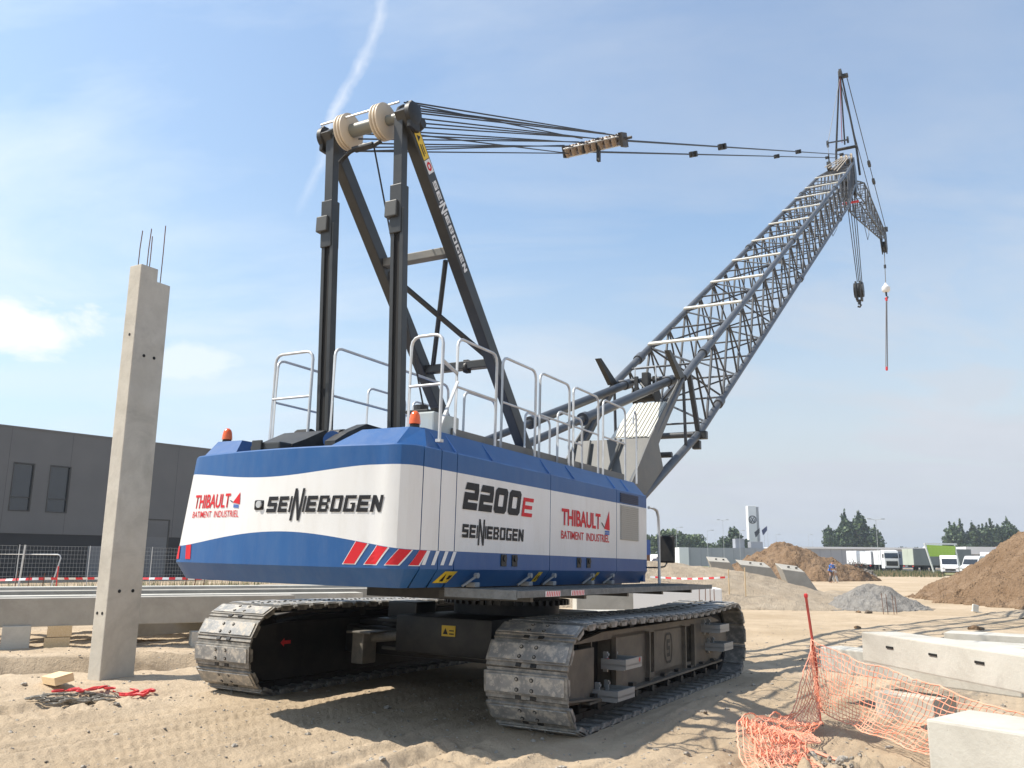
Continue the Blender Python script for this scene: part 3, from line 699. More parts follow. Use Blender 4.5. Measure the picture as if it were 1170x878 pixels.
# cab mirror and its hand loop at the front right corner
c=CB(); c.p([(1.45,1.7,2.60),(1.70,1.7,2.60),(1.82,1.7,2.57),(1.88,1.7,2.48),(1.90,1.7,2.3),(1.90,1.7,1.43)],.024,8); c.build('grab_rail',GALV,crane,smooth=60)
c=CB(); c.b((2.24,1.58,1.76),(2.30,1.84,2.20),0,.03); mr=c.build('mirror',BLACK,crane)
c=CB(); c.p([(2.27,1.7,1.76),(2.22,1.68,1.70),(1.95,1.66,1.68),(1.6,1.6,1.68)],.014,6); c.build('mirror_arm',BLACK,mr)
# cab on the left front (behind the engine house)
c=CB(); c.pr([(2.0,1.3),(3.9,1.3),(4.0,1.9),(3.7,2.95),(2.1,2.95)],-1.75,-.75); cabo=c.build('cab',WHITE,crane)
c=CB(); c.pr([(2.3,1.9),(3.85,1.9),(3.62,2.85),(2.3,2.85)],-1.76,-.74); c.build('cab_window',GLASS,cabo)
# ---- A-frame
ax_top=-3.88; zt=6.92
def legm(name,v,top,bot,w,h):
    c=CB(); c.bm(top,bot,w,h,0,(0,1,0),.01); return c.build(name,DKG,crane)
legs=[]
for v in(-.53,.63):
    c=CB(); c.bm((-3.95,v,6.98),(-.62,v,3.2),.19,.15,0,(0,1,0),.012)
    c.b((-.78,v-.12,3.0),(-.5,v+.12,3.28),0,.02)
    lg=c.build('a_frame_leg',DKG,crane); legs.append(lg)
def on_leg(zv): t=(7.0-zv)/(7.0-3.2); return -3.95+t*3.33
cbz=(5.60,4.36)
for z_ in cbz:
    c=CB(); c.bm((on_leg(z_),-.47,z_),(on_leg(z_),.57,z_),.14,.11,0,(0,0,1),.01); c.build('cross_beam',MIDG if z_>5 else DKG,crane)
c=CB(); c.t((on_leg(5.5),-.48,5.5),(on_leg(4.42),.58,4.42),.040,8); c.t((on_leg(5.52),.46,5.52),(on_leg(4.40),-.35,4.40),.034,8); c.build('diagonal_brace',DKG,crane)
c=CB(); c.lathe(L(on_leg(4.36)-.02,.24,4.33),(0,1,0),[(0,.06),(.02,.075),(.05,.075),(.07,.06)],16); c.b((on_leg(4.36)-.05,.16,4.26),(on_leg(4.36)+.05,.24,4.44),0,.01); c.build('guide_pulley',BLACK,crane)
# back stays (telescopic hangers)
for v,zc in((-.48,5.72),(.58,5.72)):
    c=CB()
    for dv in(-.066,.066): c.bm((-3.66,v+dv,2.85),(-3.83,v+dv,5.75),.10,.052,0,(0,1,0),.006)
    c.bm((-3.665,v,2.85),(-3.825,v,5.72),.06,.08,1,(0,1,0))
    c.bm((-3.82,v,5.5),(-3.90,v,6.90),.11,.125,0,(0,1,0),.006)
    c.bm((-3.80,v-.02,5.45),(-3.835,v-.02,6.05),.15,.17,0,(0,1,0),.01)
    st=c.build('back_stay',[DKG,DARKHOLE],crane)
    c=CB(); c.b((-3.93,v-.15,5.64),(-3.78,v+.02,5.84),0,.012); c.build('stay_clamp',mat('clamp_grey',(.06,.06,.055),.5) if v<0 else D.materials['clamp_grey'],st)
# top shaft, sheaves, guards
c=CB(); c.t((ax_top,-.62,zt),(ax_top,.74,zt),.065,20,mi=0); c.t((ax_top,-.26,zt),(ax_top,.26,zt),.085,20); c.build('top_shaft',SHAFT,crane,smooth=40)
for v in(-.27,-.13,.31,.45):
    pass
for v0 in(-.325,.225):
    for j,rr in enumerate((.225,)):
        prof=[(0,.10),(0,.20),(.012,.225),(.03,.225),(.042,.195),(.055,.225),(.075,.225),(.09,.195),(.105,.225),(.12,.225),(.13,.20),(.13,.10)]
        c=CB(); c.lathe(L(ax_top,v0+.14,zt),(0,1,0),prof,40); c.build('rope_sheave',WOODP,crane,smooth=35)
c=CB(); c.t((-4.02,-.58,7.03),(-4.02,.36,7.03),.013,8); c.t((-3.80,-.50,7.19),(-3.80,.46,7.19),.013,8)
c.build('guard_bar',GALV,crane)
c=CB(); 
for v in(-.50,.46):
    c.p([(-3.90,v,6.92),(-3.80,v,7.10),(-3.72,v,7.18),(-3.66,v,7.10),(-3.68,v,6.96)],.026,8)
c.b((-3.98,-.10,6.60),(-3.88,.22,6.64),0,.01); c.p([(-3.9,-.34,6.52),(-3.94,-.15,6.60),(-3.92,.05,6.66),(-3.94,.2,6.60),(-3.9,.30,6.66)],.025,8); c.build('rope_guard',BLACK,crane)
for v in(-.62,.74):
    c=CB(); c.lathe(L(ax_top,v+.05,zt),(0,1,0),[(0,.09),(.02,.14),(.08,.14),(.10,.09)],20); c.lathe(L(ax_top+.16,v+.04,zt-.05),(0,1,0),[(0,.06),(.07,.09),(.09,.06)],14); c.b((ax_top-.08,v-.03,zt-.2),(ax_top+.12,v+.03,zt+.14),0,.02); c.build('shaft_bearing',BLACK,crane,smooth=40)
# lettering and stickers on the right A-frame leg (runs down the leg)
ld=Vector((3.33,0,-3.8)).normalized(); ln=Vector((3.8,0,3.33)).normalized()
def legmap(d0,off0,v=.709):
    P0=Vector((-3.95,0,6.98))
    return lambda x,y: L(*( (P0+ld*(d0+x)+ln*(off0+y)).x, v, (P0+ld*(d0+x)+ln*(off0+y)).z))
k=1.22/tw_
put_polys('lettering',[[(x*k,y*k*.62) for x,y in p] for p in word_polys(.0)[0]],legmap(.92,-.045),WHT,legs[1])
put_polys('warning_sticker',[rect(0,0,.34,.13)],legmap(.30,-.06,.710),YEL,legs[1])
put_polys('warning_sticker',[[(.03,.03),(.11,.03),(.07,.10)],rect(.15,.03,.30,.05),rect(.16,.07,.28,.085)],legmap(.30,-.06,.713),BLKT,legs[1])
put_polys('warning_sticker',[rect(0,0,.17,.13)],legmap(.65,-.06,.710),WHT,legs[1])
put_polys('warning_sticker',ring(.03,.02,.14,.11,.03,.025,.03),legmap(.65,-.06,.713),REDT,legs[1])
# small rope from the sheaves down to the winch
c=CB(); c.t((-3.8,.1,6.7),(-3.15,.72,2.95),.012,6); c.build('hoist_rope',ROPE,crane)
# ---- boom backstops
for v in(-.5,.5):
    c=CB(); c.t((-.45,v,3.40),(2.0,v,4.245),.062,16); c.t((1.58,v,4.10),(6.15,v,5.68),.088,16); c.t((1.55,v,4.09),(1.68,v,4.135),.115,16); c.t((5.95,v,5.61),(6.28,v,5.72),.11,14)
    c.build('boom_backstop',mat('backstop_grey',(.055,.06,.066),.4,dust=.08),crane,smooth=40)
# ---- main boom
HW=.8
P0=(2.0,2.1); K=(6.1,5.70); Lk=(7.13,4.62)
sl=.593; ul=math.hypot(1,sl); bd=(1/ul,sl/ul)
def upc_(u): return 5.70+(u-6.1)*sl
def lowc(u): return 4.62+(u-7.13)*.584
UE,LE=36.6,35.9
c=CB()
for v in(-HW,HW):
    c.t((P0[0],v*.85,P0[1]),(K[0],v,K[1]),.05,14); c.t((K[0],v,K[1]),(UE,v,upc_(UE)),.085,14)
    c.t((P0[0],v*.85,P0[1]),(Lk[0],v,Lk[1]),.085,14); c.t((Lk[0],v,Lk[1]),(LE,v,lowc(LE)),.085,14)
    c.t((UE,v,upc_(UE)),(43.3,v*.45,27.45),.08,12); c.t((LE,v,lowc(LE)),(43.8,v*.45,26.2),.08,12)
    for u in(8.9,20.5,32.2):   # section joints
        z=upc_(u-1.2); c.t((u-1.2-.12,v,z-.12*sl),(u-1.2+.12,v,z+.12*sl),.12,12); z=lowc(u); c.t((u-.12,v,z-.12*sl),(u+.12,v,z+.12*sl),.12,12)
boom=c.build('boom',BOOMG,crane,smooth=40)
boom['label']='long grey tubular lattice boom with pale rungs'
r1_,r2_=.034,.026
def node_u(t): return (8.45+ (t)*.985, )
c=CB()
BAY=1.474
up_n=[(6.976+BAY*i, upc_(6.976+BAY*i)) for i in range(21)]
lo_n=[(u+.79, lowc(u+.79)) for u,_ in up_n]
for v in(-HW,HW):
    for i in range(20):
        a=up_n[i]; b=lo_n[i]; a2=up_n[i+1]; b2=lo_n[i+1]
        c.t((a[0],v,a[1]),(b[0],v,b[1]),r2_,6)
        if i<19: c.t((b[0],v,b[1]),(a2[0],v,a2[1]),r1_,6)
        if i<19: c.t((a[0],v,a[1]),((b[0]+b2[0])/2,v,(b[1]+b2[1])/2),r2_,6)
for i in range(19):
    s_=1 if i%2 else -1
    b=lo_n[i]; b2=lo_n[i+1]
    c.t((b[0],-HW,b[1]),(b[0],HW,b[1]),r2_,6); c.t((b[0],-HW*s_,b[1]),(b2[0],HW*s_,b2[1]),r2_,6)
    a=up_n[i]; a2=up_n[i+1]
    c.t((a[0],-HW*s_,a[1]),(a2[0],HW*s_,a2[1]),r2_,6)
    if i%2==0: c.t((a[0],-HW,a[1]),(a[0],HW,a[1]),r2_,6)
    if i%4==1:
        c.t((a[0],-HW,a[1]),(b[0],HW,b[1]),r2_,6); c.t((a[0],HW,a[1]),(b[0],-HW,b[1]),r2_,6)
# tapering head section
for i in range(7):
    t=i/7; t2=(i+1)/7
    def Uq(t,v): return (UE+(43.3-UE)*t, v*(1-.55*t), upc_(UE)+(27.45-upc_(UE))*t)
    def Lq(t,v): return (LE+(43.8-LE)*t, v*(1-.55*t), lowc(LE)+(26.2-lowc(LE))*t)
    for v in(-HW,HW):
        c.t(Uq(t,v),Lq(t,v),r2_,6); c.t(Lq(t,v),Uq(t2,v),r1_,6)
    s_=1 if i%2 else -1
    c.t(Uq(t,-HW),Uq(t,HW),r2_,6); c.t(Uq(t,-HW*s_),Uq(t2,HW*s_),r2_,6); c.t(Lq(t,-HW),Lq(t,HW),r2_,6); c.t(Lq(t,-HW*s_),Lq(t2,HW*s_),r2_,6)
# thicker members near the foot
c.t((7.15,-HW,4.62),(7.15,HW,4.62),.07,10); c.t((5.4,-HW*.95,3.95),(5.4,HW*.95,3.95),.06,10); c.t((6.2,-HW,5.75),(6.2,HW,5.75),.05,10)
c.t((6.2,-.8,4.25),(6.1,-.8,5.7),.035,8); c.t((6.2,.8,4.25),(6.1,.8,5.7),.035,8)
c.bm((6.5,.8,5.9),(7.1,.8,4.7),.09,.10,0,(0,1,0))
c.build('lattice',LATT,boom,smooth=60)
# the pale rungs
c=CB(); c.bm((0,-HW-.02,.10),(0,HW+.02,.10),.17,.05,0,(0,0,1),.008); rung=c.build('rung',CREAM,boom)
ang=math.atan(sl)
RU=[8.45,11.40,14.16,16.93,19.95,23.06,26.05,29.21,32.23,35.66]
for i,u in enumerate(RU):
    o=rung if i==0 else cp(rung,boom)
    o.location=L(u,0,upc_(u)); o.rotation_euler=(0,-ang,0)
# boom-foot plates
fm=mat('boom_foot_grey',(.11,.112,.108),.5,0,(.14,.142,.135),.9,dust=.2)
for v in(-.74,.74):
    c=CB(); c.pr([(2.05,2.0),(3.6,2.9),(4.75,3.60),(4.50,4.05),(5.2,4.72),(6.22,5.62),(6.0,5.74),(5.0,4.92),(4.05,4.14),(3.0,3.12),(2.1,2.25)],v*1.06-.014,v*1.06+.014); c.pr([(1.8,1.7),(2.4,1.9),(3.1,2.75),(2.7,2.9),(1.8,2.3)],v-.05,v+.05)
    c.build('side_plate',fm,boom)
c=CB(); 
a=(5.25,5.02); b=(4.10,4.14)
c.add([L(a[0],-.02,a[1]),L(a[0],.74,a[1]),L(b[0],.74,b[1]),L(b[0],-.06,b[1])],[(0,1,2,3)])
for i in range(9):
    v=.03+i*.08; c.bm((a[0],v,a[1]+.012),(b[0],v,b[1]+.012),.05,.02,0,(0,0,1))
c.build('ribbed_cover',CREAM,boom)
c=CB(); c.add([L(4.08,.74,4.12),L(4.08,-.74,4.12),L(3.0,-.74,2.5),L(3.0,.74,2.5)],[(0,1,2,3)]); c.b((3.0,-.74,2.45),(3.2,-.6,2.6))
c.t((4.0,.2,4.1),(3.0,.05,2.62),.03,8); c.t((4.0,-.45,4.1),(3.0,-.2,2.62),.03,8)
c.build('lower_cover',mat('cover_grey',(.085,.085,.078),.55,0,(.105,.104,.095),1.5,dust=.15),boom)
# winch inside the foot
c=CB(); c.lathe(L(5.9,.02,5.32),(0,1,0),[(-.26,.20),(-.24,.20),(-.24,.13),(.24,.13),(.24,.20),(.26,.20)],26); c.b((5.85,-.06,5.45),(6.05,.10,5.85),0,.02); c.b((5.78,-.2,5.2),(5.84,-.12,5.75)); c.b((6.1,.1,5.3),(6.16,.16,5.8)); c.t((5.9,-.2,5.75),(5.7,.2,5.3),.03,6)
wn=c.build('boom_winch',BLACK,boom)
c=CB(); c.p([(6.1,-.30,5.55),(6.1,-.30,6.02),(6.1,.18,6.02),(6.1,.18,5.55)],.02,6); c.build('winch_hoop',GALV,wn)
# rope guide horns
for v in(-.8,.8):
    c=CB(); 
    q0=(5.95,5.62) if v<0 else (5.85,5.62)
    t0=(q0[0]-.80,q0[1]+.42)
    c.pr([(q0[0]-.1,q0[1]),(q0[0]+.25,q0[1]+.1),(t0[0]+.10,t0[1]+.06),(t0[0]-.02,t0[1]+.03)],v-.05,v+.05)
    c.build('rope_horn',BLACK if v<0 else mat('horn_grey',(.06,.06,.055),.5),boom)
c=CB(); c.b((7.05,.70,4.50),(7.2,1.0,4.68),0,.02); c.b((7.2,.62,4.3),(7.35,.8,4.5),0,.02); c.build('boom_pin',DKG,boom)
# boom head with sheave cluster
c=CB(); c.b((43.0,-.42,26.1),(43.7,.42,26.3)); 
for v in(-.42,-.15,.15,.42): c.pr([(42.6,27.4),(43.5,27.9),(44.2,27.2),(44.3,26.2),(43.7,25.2),(43.3,25.4),(43.2,26.6)],v-.03,v+.03)
c.build('boom_head',DKG,boom)
for u,z in((43.35,27.75),(43.9,25.75)):
    for v in(-.3,.0,.3):
        c=CB(); c.lathe(L(u,v+.05,z),(0,1,0),[(0,.2),(0,.36),(.04,.32),(.08,.36),(.10,.36),(.10,.2)],20); c.build('rope_sheave',WOODP if z>27 else BLACK,boom,smooth=35)
c=CB(); c.b((44.0,-.5,25.0),(44.1,.5,25.12)); c.build('red_bar',RED,boom)
# ropes and cables lying on top near the head
c=CB()
for k_ in range(5): c.t((36+.2*k_,-.3+.13*k_,24.05),(42.8,-.25+.12*k_,27.7),.03,6)
c.build('cable_bundle',WOODP,boom)
c=CB(); c.b((38.9,-.62,25.3),(39.4,-.4,25.75)); c.t((39.1,-.5,25.7),(39.1,-.5,26.3),.04); c.build('roller_bracket',DKG,boom)
# ---- mast strut (gantry) above boom head
c=CB()
ap=(42.75,0,33.45)
for v in(-.72,.72):
    c.t((43.5,v*1.0,26.6),(43.45,v*.85,28.6),.07,10); c.t((43.45,v*.85,28.6),(ap[0],v*.10,ap[2]),.065,10,.05)
c.t((43.3,-.05,28.8),(ap[0],0,ap[2]),.05,8)
c.t((43.45,-.66,28.6),(43.45,.66,28.6),.10,10)
c.b((ap[0]-.22,-.12,ap[2]-.2),(ap[0]+.22,.12,ap[2]+.25),0,.04); c.lathe(L(ap[0],.08,ap[2]+.28),(0,1,0),[(0,.05),(0,.18),(.16,.18),(.16,.05)],14)
c.b((ap[0],-.02,ap[2]-.1),(ap[0]+.3,.45,ap[2]+.08)); mast=c.build('mast_strut',BLACK,crane)
c=CB(); c.t((ap[0]-.1,-.02,33.3),(43.2,-.2,28.9),.022,6); c.build('hydraulic_hose',mat('dark_red_hose',(.25,.03,.03),.6),mast)
c=CB(); c.t((41.0,-.75,28.0),(43.3,.15,29.1),.05,8); c.lathe(L(40.95,-.72,27.9),(0,1,0),[(0,.05),(0,.22),(.1,.22),(.1,.05)],16); c.lathe(L(43.3,.2,29.1),(0,1,0),[(0,.05),(0,.22),(.1,.22),(.1,.05)],16); c.build('spreader_arm',DKG,mast)
c=CB(); c.t((ap[0],0,ap[2]),(40.95,-.77,27.9),.018,5); c.t((40.95,-.77,27.9),(39.2,-.5,26.2),.018,5); c.build('mast_rope',ROPEL,mast)
# ---- fly jib
J0=(44.3,26.9,25.4); JT=(65.6,30.9,30.2)
c=CB(); jn=17
def jp(t,v,top): 
    w=.62*(1-.72*t) if t>.12 else .62*(.6+.4*t/.12)
    dep=1-.0*t
    u=J0[0]+(JT[0]-J0[0])*t
    zc=26.2+(30.5-26.2)*t; hd=1.0*(1-.78*t)*min(1,.30+t*3.5)+.10
    return (u,v*w,zc+(hd if top else -hd))
for s_ in(-1,1):
    for tp in(0,1):
        for i in range(jn): c.t(jp(i/jn,s_,tp),jp((i+1)/jn,s_,tp),.05,6)
jib=c.build('fly_jib',LATT,crane)
c=CB()
for i in range(jn):
    a,b=i/jn,(i+1)/jn; s2=1 if i%2 else -1
    for s_ in(-1,1): c.t(jp(a,s_,0),jp(a,s_,1),.026,5); c.t(jp(a,s_,0 if i%2 else 1),jp(b,s_,1 if i%2 else 0),.028,5)
    for tp in(0,1): c.t(jp(a,-1,tp),jp(a,1,tp),.024,5); c.t(jp(a,-s2,tp),jp(b,s2,tp),.024,5)
c.build('lattice',LATT,jib)
c=CB(); c.pr([(64.6,30.0),(65.6,31.0),(66.3,30.8),(66.5,29.6),(65.8,28.9),(65.2,29.4)],-.22,-.14); c.pr([(64.6,30.0),(65.6,31.0),(66.3,30.8),(66.5,29.6),(65.8,28.9),(65.2,29.4)],.14,.22); c.lathe(L(65.9,.1,29.6),(0,1,0),[(0,.1),(0,.5),(.2,.5),(.2,.1)],18); c.b((65.5,-.4,30.9),(65.7,.4,31.3)); c.build('jib_head',BLACK,jib)
c=CB(); c.t((ap[0]+.2,.35,ap[2]),(65.7,.25,31.1),.028,6); c.t((ap[0]+.2,-.1,ap[2]),(65.7,-.25,31.1),.028,6); pen=c.build('jib_pendant',ROPE,crane)
c=CB()
for t in(.50,.62): 
    q=[ap[0]+.2+(65.7-ap[0]-.2)*t,.35-.1*t,ap[2]+(31.1-ap[2])*t]; c.b((q[0]-.35,q[1]-.1,q[2]-.12),(q[0]+.35,q[1]+.1,q[2]+.12))
c.build('pendant_link',BLACK,pen)
# hoist line, hook ball on the jib
c=CB(); c.t((66.0,-.03,29.5),(66.0,-.11,26.3),.035,6); c.build('hoist_rope',ROPEL,crane)
c=CB(); c.lathe(L(66.0,-.115,25.5),(0,0,1),[(0,.10),(.05,.26),(.15,.34),(.45,.34),(.55,.24),(.75,.10),(.85,.06)],18); bl=c.build('hook_ball',WWHITE,crane,smooth=40)
c=CB(); c.t((66.0,-.12,25.5),(66.0,-.12,25.2),.08,8); c.p([(66.0,-.12,25.2),(66.0,-.0,25.05),(66.0,-.1,24.85),(66.0,-.25,24.95)],.07,6); c.lathe(L(66.0,-.07,27.7),(0,0,1),[(0,.1),(.3,.1)],8); c.build('hook',BLACK,bl)
# hook block
c=CB()
for k_,(v0,u0) in enumerate(((-.22,43.8),(-.05,43.9),(.12,44.0),(.26,44.1))): c.t((u0,v0,25.6),(45.0+.1*k_-.2,.02+.08*k_,19.9),.026,6)
c.p([(44.2,-.5,25.0),(43.6,-.9,23.2),(42.6,-1.0,22.4),(41.2,-.9,22.6),(40.2,-.85,23.4)],.018,5)
c.p([(44.6,.5,25.2),(45.4,.6,23.8),(46.6,.62,23.3),(47.8,.6,24.1),(48.2,.5,25.2)],.018,5)
c.build('hoist_rope',ROPE,crane)
c=CB(); 
for dv in(-.14,.14): c.pr([(44.6,19.9),(45.4,19.9),(45.5,19.2),(45.3,18.7),(44.7,18.7),(44.5,19.2)],.06+dv-.05,.06+dv+.05)
for dv in(-.24,0,.24): c.lathe(L(45.0,.06+dv+.04,19.4),(0,1,0),[(0,.1),(0,.48),(.08,.48),(.08,.1)],22)
hb=c.build('hook_block',BLACK,crane,smooth=40)
c=CB(); c.t((45,.06,18.75),(45,.04,18.45),.10,8); c.p([(45,.04,18.5),(45,.13,18.4),(45,.05,18.27),(45,-.06,18.33)],.07,7); c.build('hook',BLACK,hb)
# sling hanging from the jib hook (its own thing)
cs=MB(); a=cw(66.0,-.13,24.9); b=cw(66.0,-.49,18.75)
for k_ in(-1,1): 
    off=Vector((.10*k_,0,0)); cs.tube(a+off*.3,b+off*.7,.042,6)
sling=cs.build('lifting_sling',mat('sling_grey',(.22,.22,.23),.7)); 
tag(sling,'long thin grey double sling with red ends hanging below the jib tip hook','sling')
for q in(a,b):
    e=MB(); e.lathe(q-Vector((0,0,.2)),(0,0,1),[(0,.06),(.05,.10),(.30,.10),(.35,.06)],10); e.build('red_end',RED,sling)
# ---- luffing ropes and bail
BU,BZ=3.08,9.93
c=CB(); 
vs=[-.42,-.34,-.26,-.18,-.06,.04,.14,.24,.34,.42,.50,.58]
for i,v in enumerate(vs): 
    c.t((ax_top+.05,v*.95+.05,zt-.22+.040*i),(BU-.1,-.60+1.2*i/11,BZ+.10-.04*(i%3)),.0105,6)
c.t((ax_top+.05,.56,zt+.22),(BU-.1,-.2,BZ+.15),.0105,6); c.t((ax_top+.05,.60,zt+.12),(BU-.1,.3,BZ+.15),.0105,6); c.t((ax_top,-.5,zt-.2),(BU-.1,-.5,BZ-.10),.0105,6); c.t((ax_top,.55,zt-.2),(BU-.1,-.56,BZ-.08),.0105,6)
c.build('luffing_rope',ROPE,crane)
c=CB()
c.t((BU,-.60,BZ),(BU,.60,BZ),.035,10,mi=0)
for v in(-.62,-.2,.15,.60): c.box(L(BU,v,BZ),(.24,.03,.24),Matrix.Rotation(-.4,3,'Y'),0)
c.box(L(BU+.05,.63,BZ),(.30,.06,.28),Matrix.Rotation(-.4,3,'Y'),0); c.t((BU+.05,.66,BZ+.02),(BU+.05,.80,BZ+.02),.03,8)
bail=c.build('spreader_bail',mat('bail_dark',(.05,.045,.04),.55,dust=.3),crane)
for i in range(8):
    v0=-.55+i*.145; c=CB(); c.lathe(L(BU,v0+.05,BZ),(0,1,0),[(0,.03),(0,.125),(.03,.10),(.055,.125),(.085,.125),(.085,.03)],26); c.build('rope_sheave',mat('sheave_tan',(.36,.27,.19),.5) if i==0 else D.materials['sheave_tan'],bail,smooth=35)
c=CB()
for dz,du in((.115,.0),(-.115,.02),(.0,-.13)): c.t((BU+du,-.6,BZ+dz),(BU+du,.6,BZ+dz),.016,6)
c.build('guard_bar',GALV,bail)
c=CB(); c.b((BU-.03,.08,BZ-.36),(BU+.05,.14,BZ-.05)); c.build('stop_arm',BLACK,bail)
c=CB(); HE=(42.2,27.45)
for v in(-.52,.52):
    c.t((BU+.1,v,BZ+.04),(HE[0],v*.8,HE[1]),.022,6)
pd=c.build('boom_pendant',ROPE,crane)
for v,us in((-.52,(11.5,23.5,38)),(.52,(11.0,23.3,37.5))):
    for u in us:
        t=(u-BU)/(HE[0]-BU); z=BZ+(HE[1]-BZ)*t; vv=v*(1-.2*t); c=CB(); c.box(L(u,vv,z),(.55,.10,.15),Matrix.Rotation(-.41,3,'Y'),0,.03); c.box(L(u,vv,z),(.16,.22,.16),Matrix.Rotation(-.41,3,'Y')); c.build('pendant_link',BLACK,pd)

# ---- undercarriage
c=CB(); c.b((-1.25,-1.75,.42),(1.25,1.75,.86),0,.03); c.b((-1.7,-.75,.50),(1.7,.75,.98),0,.03)
for s_ in(-1,1):
    c.b((1.05*s_-.3,-1.9,.40),(1.05*s_+.3,1.9,.78),0,.03)
c.t((0,0,.95),(0,0,1.25),.78,40)
cbody=c.build('carbody',BLACK,crane,smooth=40)
c=CB(); c.lathe(L(0,0,1.13),(0,0,1),[(0,.78),(0,.86),(.05,.86),(.05,.78)],48)
for i in range(48):
    a=i/48*2*math.pi; c.box(L(.9*math.cos(a),.9*math.sin(a),1.155),(.06,.05,.07),Matrix.Rotation(-a,3,'Z'))
c.build('slewing_ring',DKG,cbody)
c=CB(); c.b((-1.712,.0,.745),(-1.702,.21,.88)); ws=c.build('warning_sticker',YEL,cbody)
c=CB(); c.q([(-1.716,.02,.77),(-1.716,.10,.77),(-1.716,.06,.85)]); c.b((-1.716,.12,.77),(-1.714,.19,.785)); c.b((-1.716,.12,.81),(-1.714,.19,.825)); c.build('sticker_mark',BLKT,ws)
c=CB(); c.b((-1.5,-.05,.86),(-1.35,.15,.90)); c.b((-1.38,.12,.50),(-1.33,.18,.86)); c.p([(-1.4,-1.2,.82),(-1.42,-.6,.80),(-1.4,0,.78),(-1.38,.4,.82)],.02,6); c.lathe(L(-1.3,.95,.45),(0,1,0),[(0,.12),(.1,.12)],16); c.build('jack_bracket',DKG,cbody)
for (a,b,w_,h_) in (((-1.40,-1.7,.70),(-1.40,1.5,.70),.05,.07),((-1.38,-1.2,.50),(-1.38,1.2,.46),.04,.04)):
    c=CB(); c.bm(a,b,w_,h_); c.build('hydraulic_pipe',mat('pipe_grey',(.09,.085,.075),.5) if w_>.045 else D.materials['pipe_grey'],cbody)
c=CB(); c.t((-1.55,-1.35,.62),(-1.35,-.35,.74),.06,12); c.t((-1.35,-.35,.74),(-1.3,.1,.79),.035,10); c.build('jack_cylinder',mat('jack_grey',(.12,.115,.10),.45,dust=.4),cbody)
c=CB(); c.b((-1.75,-1.45,.30),(-1.45,-1.25,.72),0,.02); c.b((-1.80,-1.52,.70),(-1.30,-1.1,.73),0,.01); c.build('beam_foot',mat('foot_grey',(.16,.15,.13),.5,dust=.5),cbody)
c=CB(); c.b((-1.1,-1.35,.88),(-.6,-.85,1.12),0,.02); c.b((-1.45,-1.25,.86),(-1.0,-.7,.9)); c.build('valve_box',DKG,cbody)
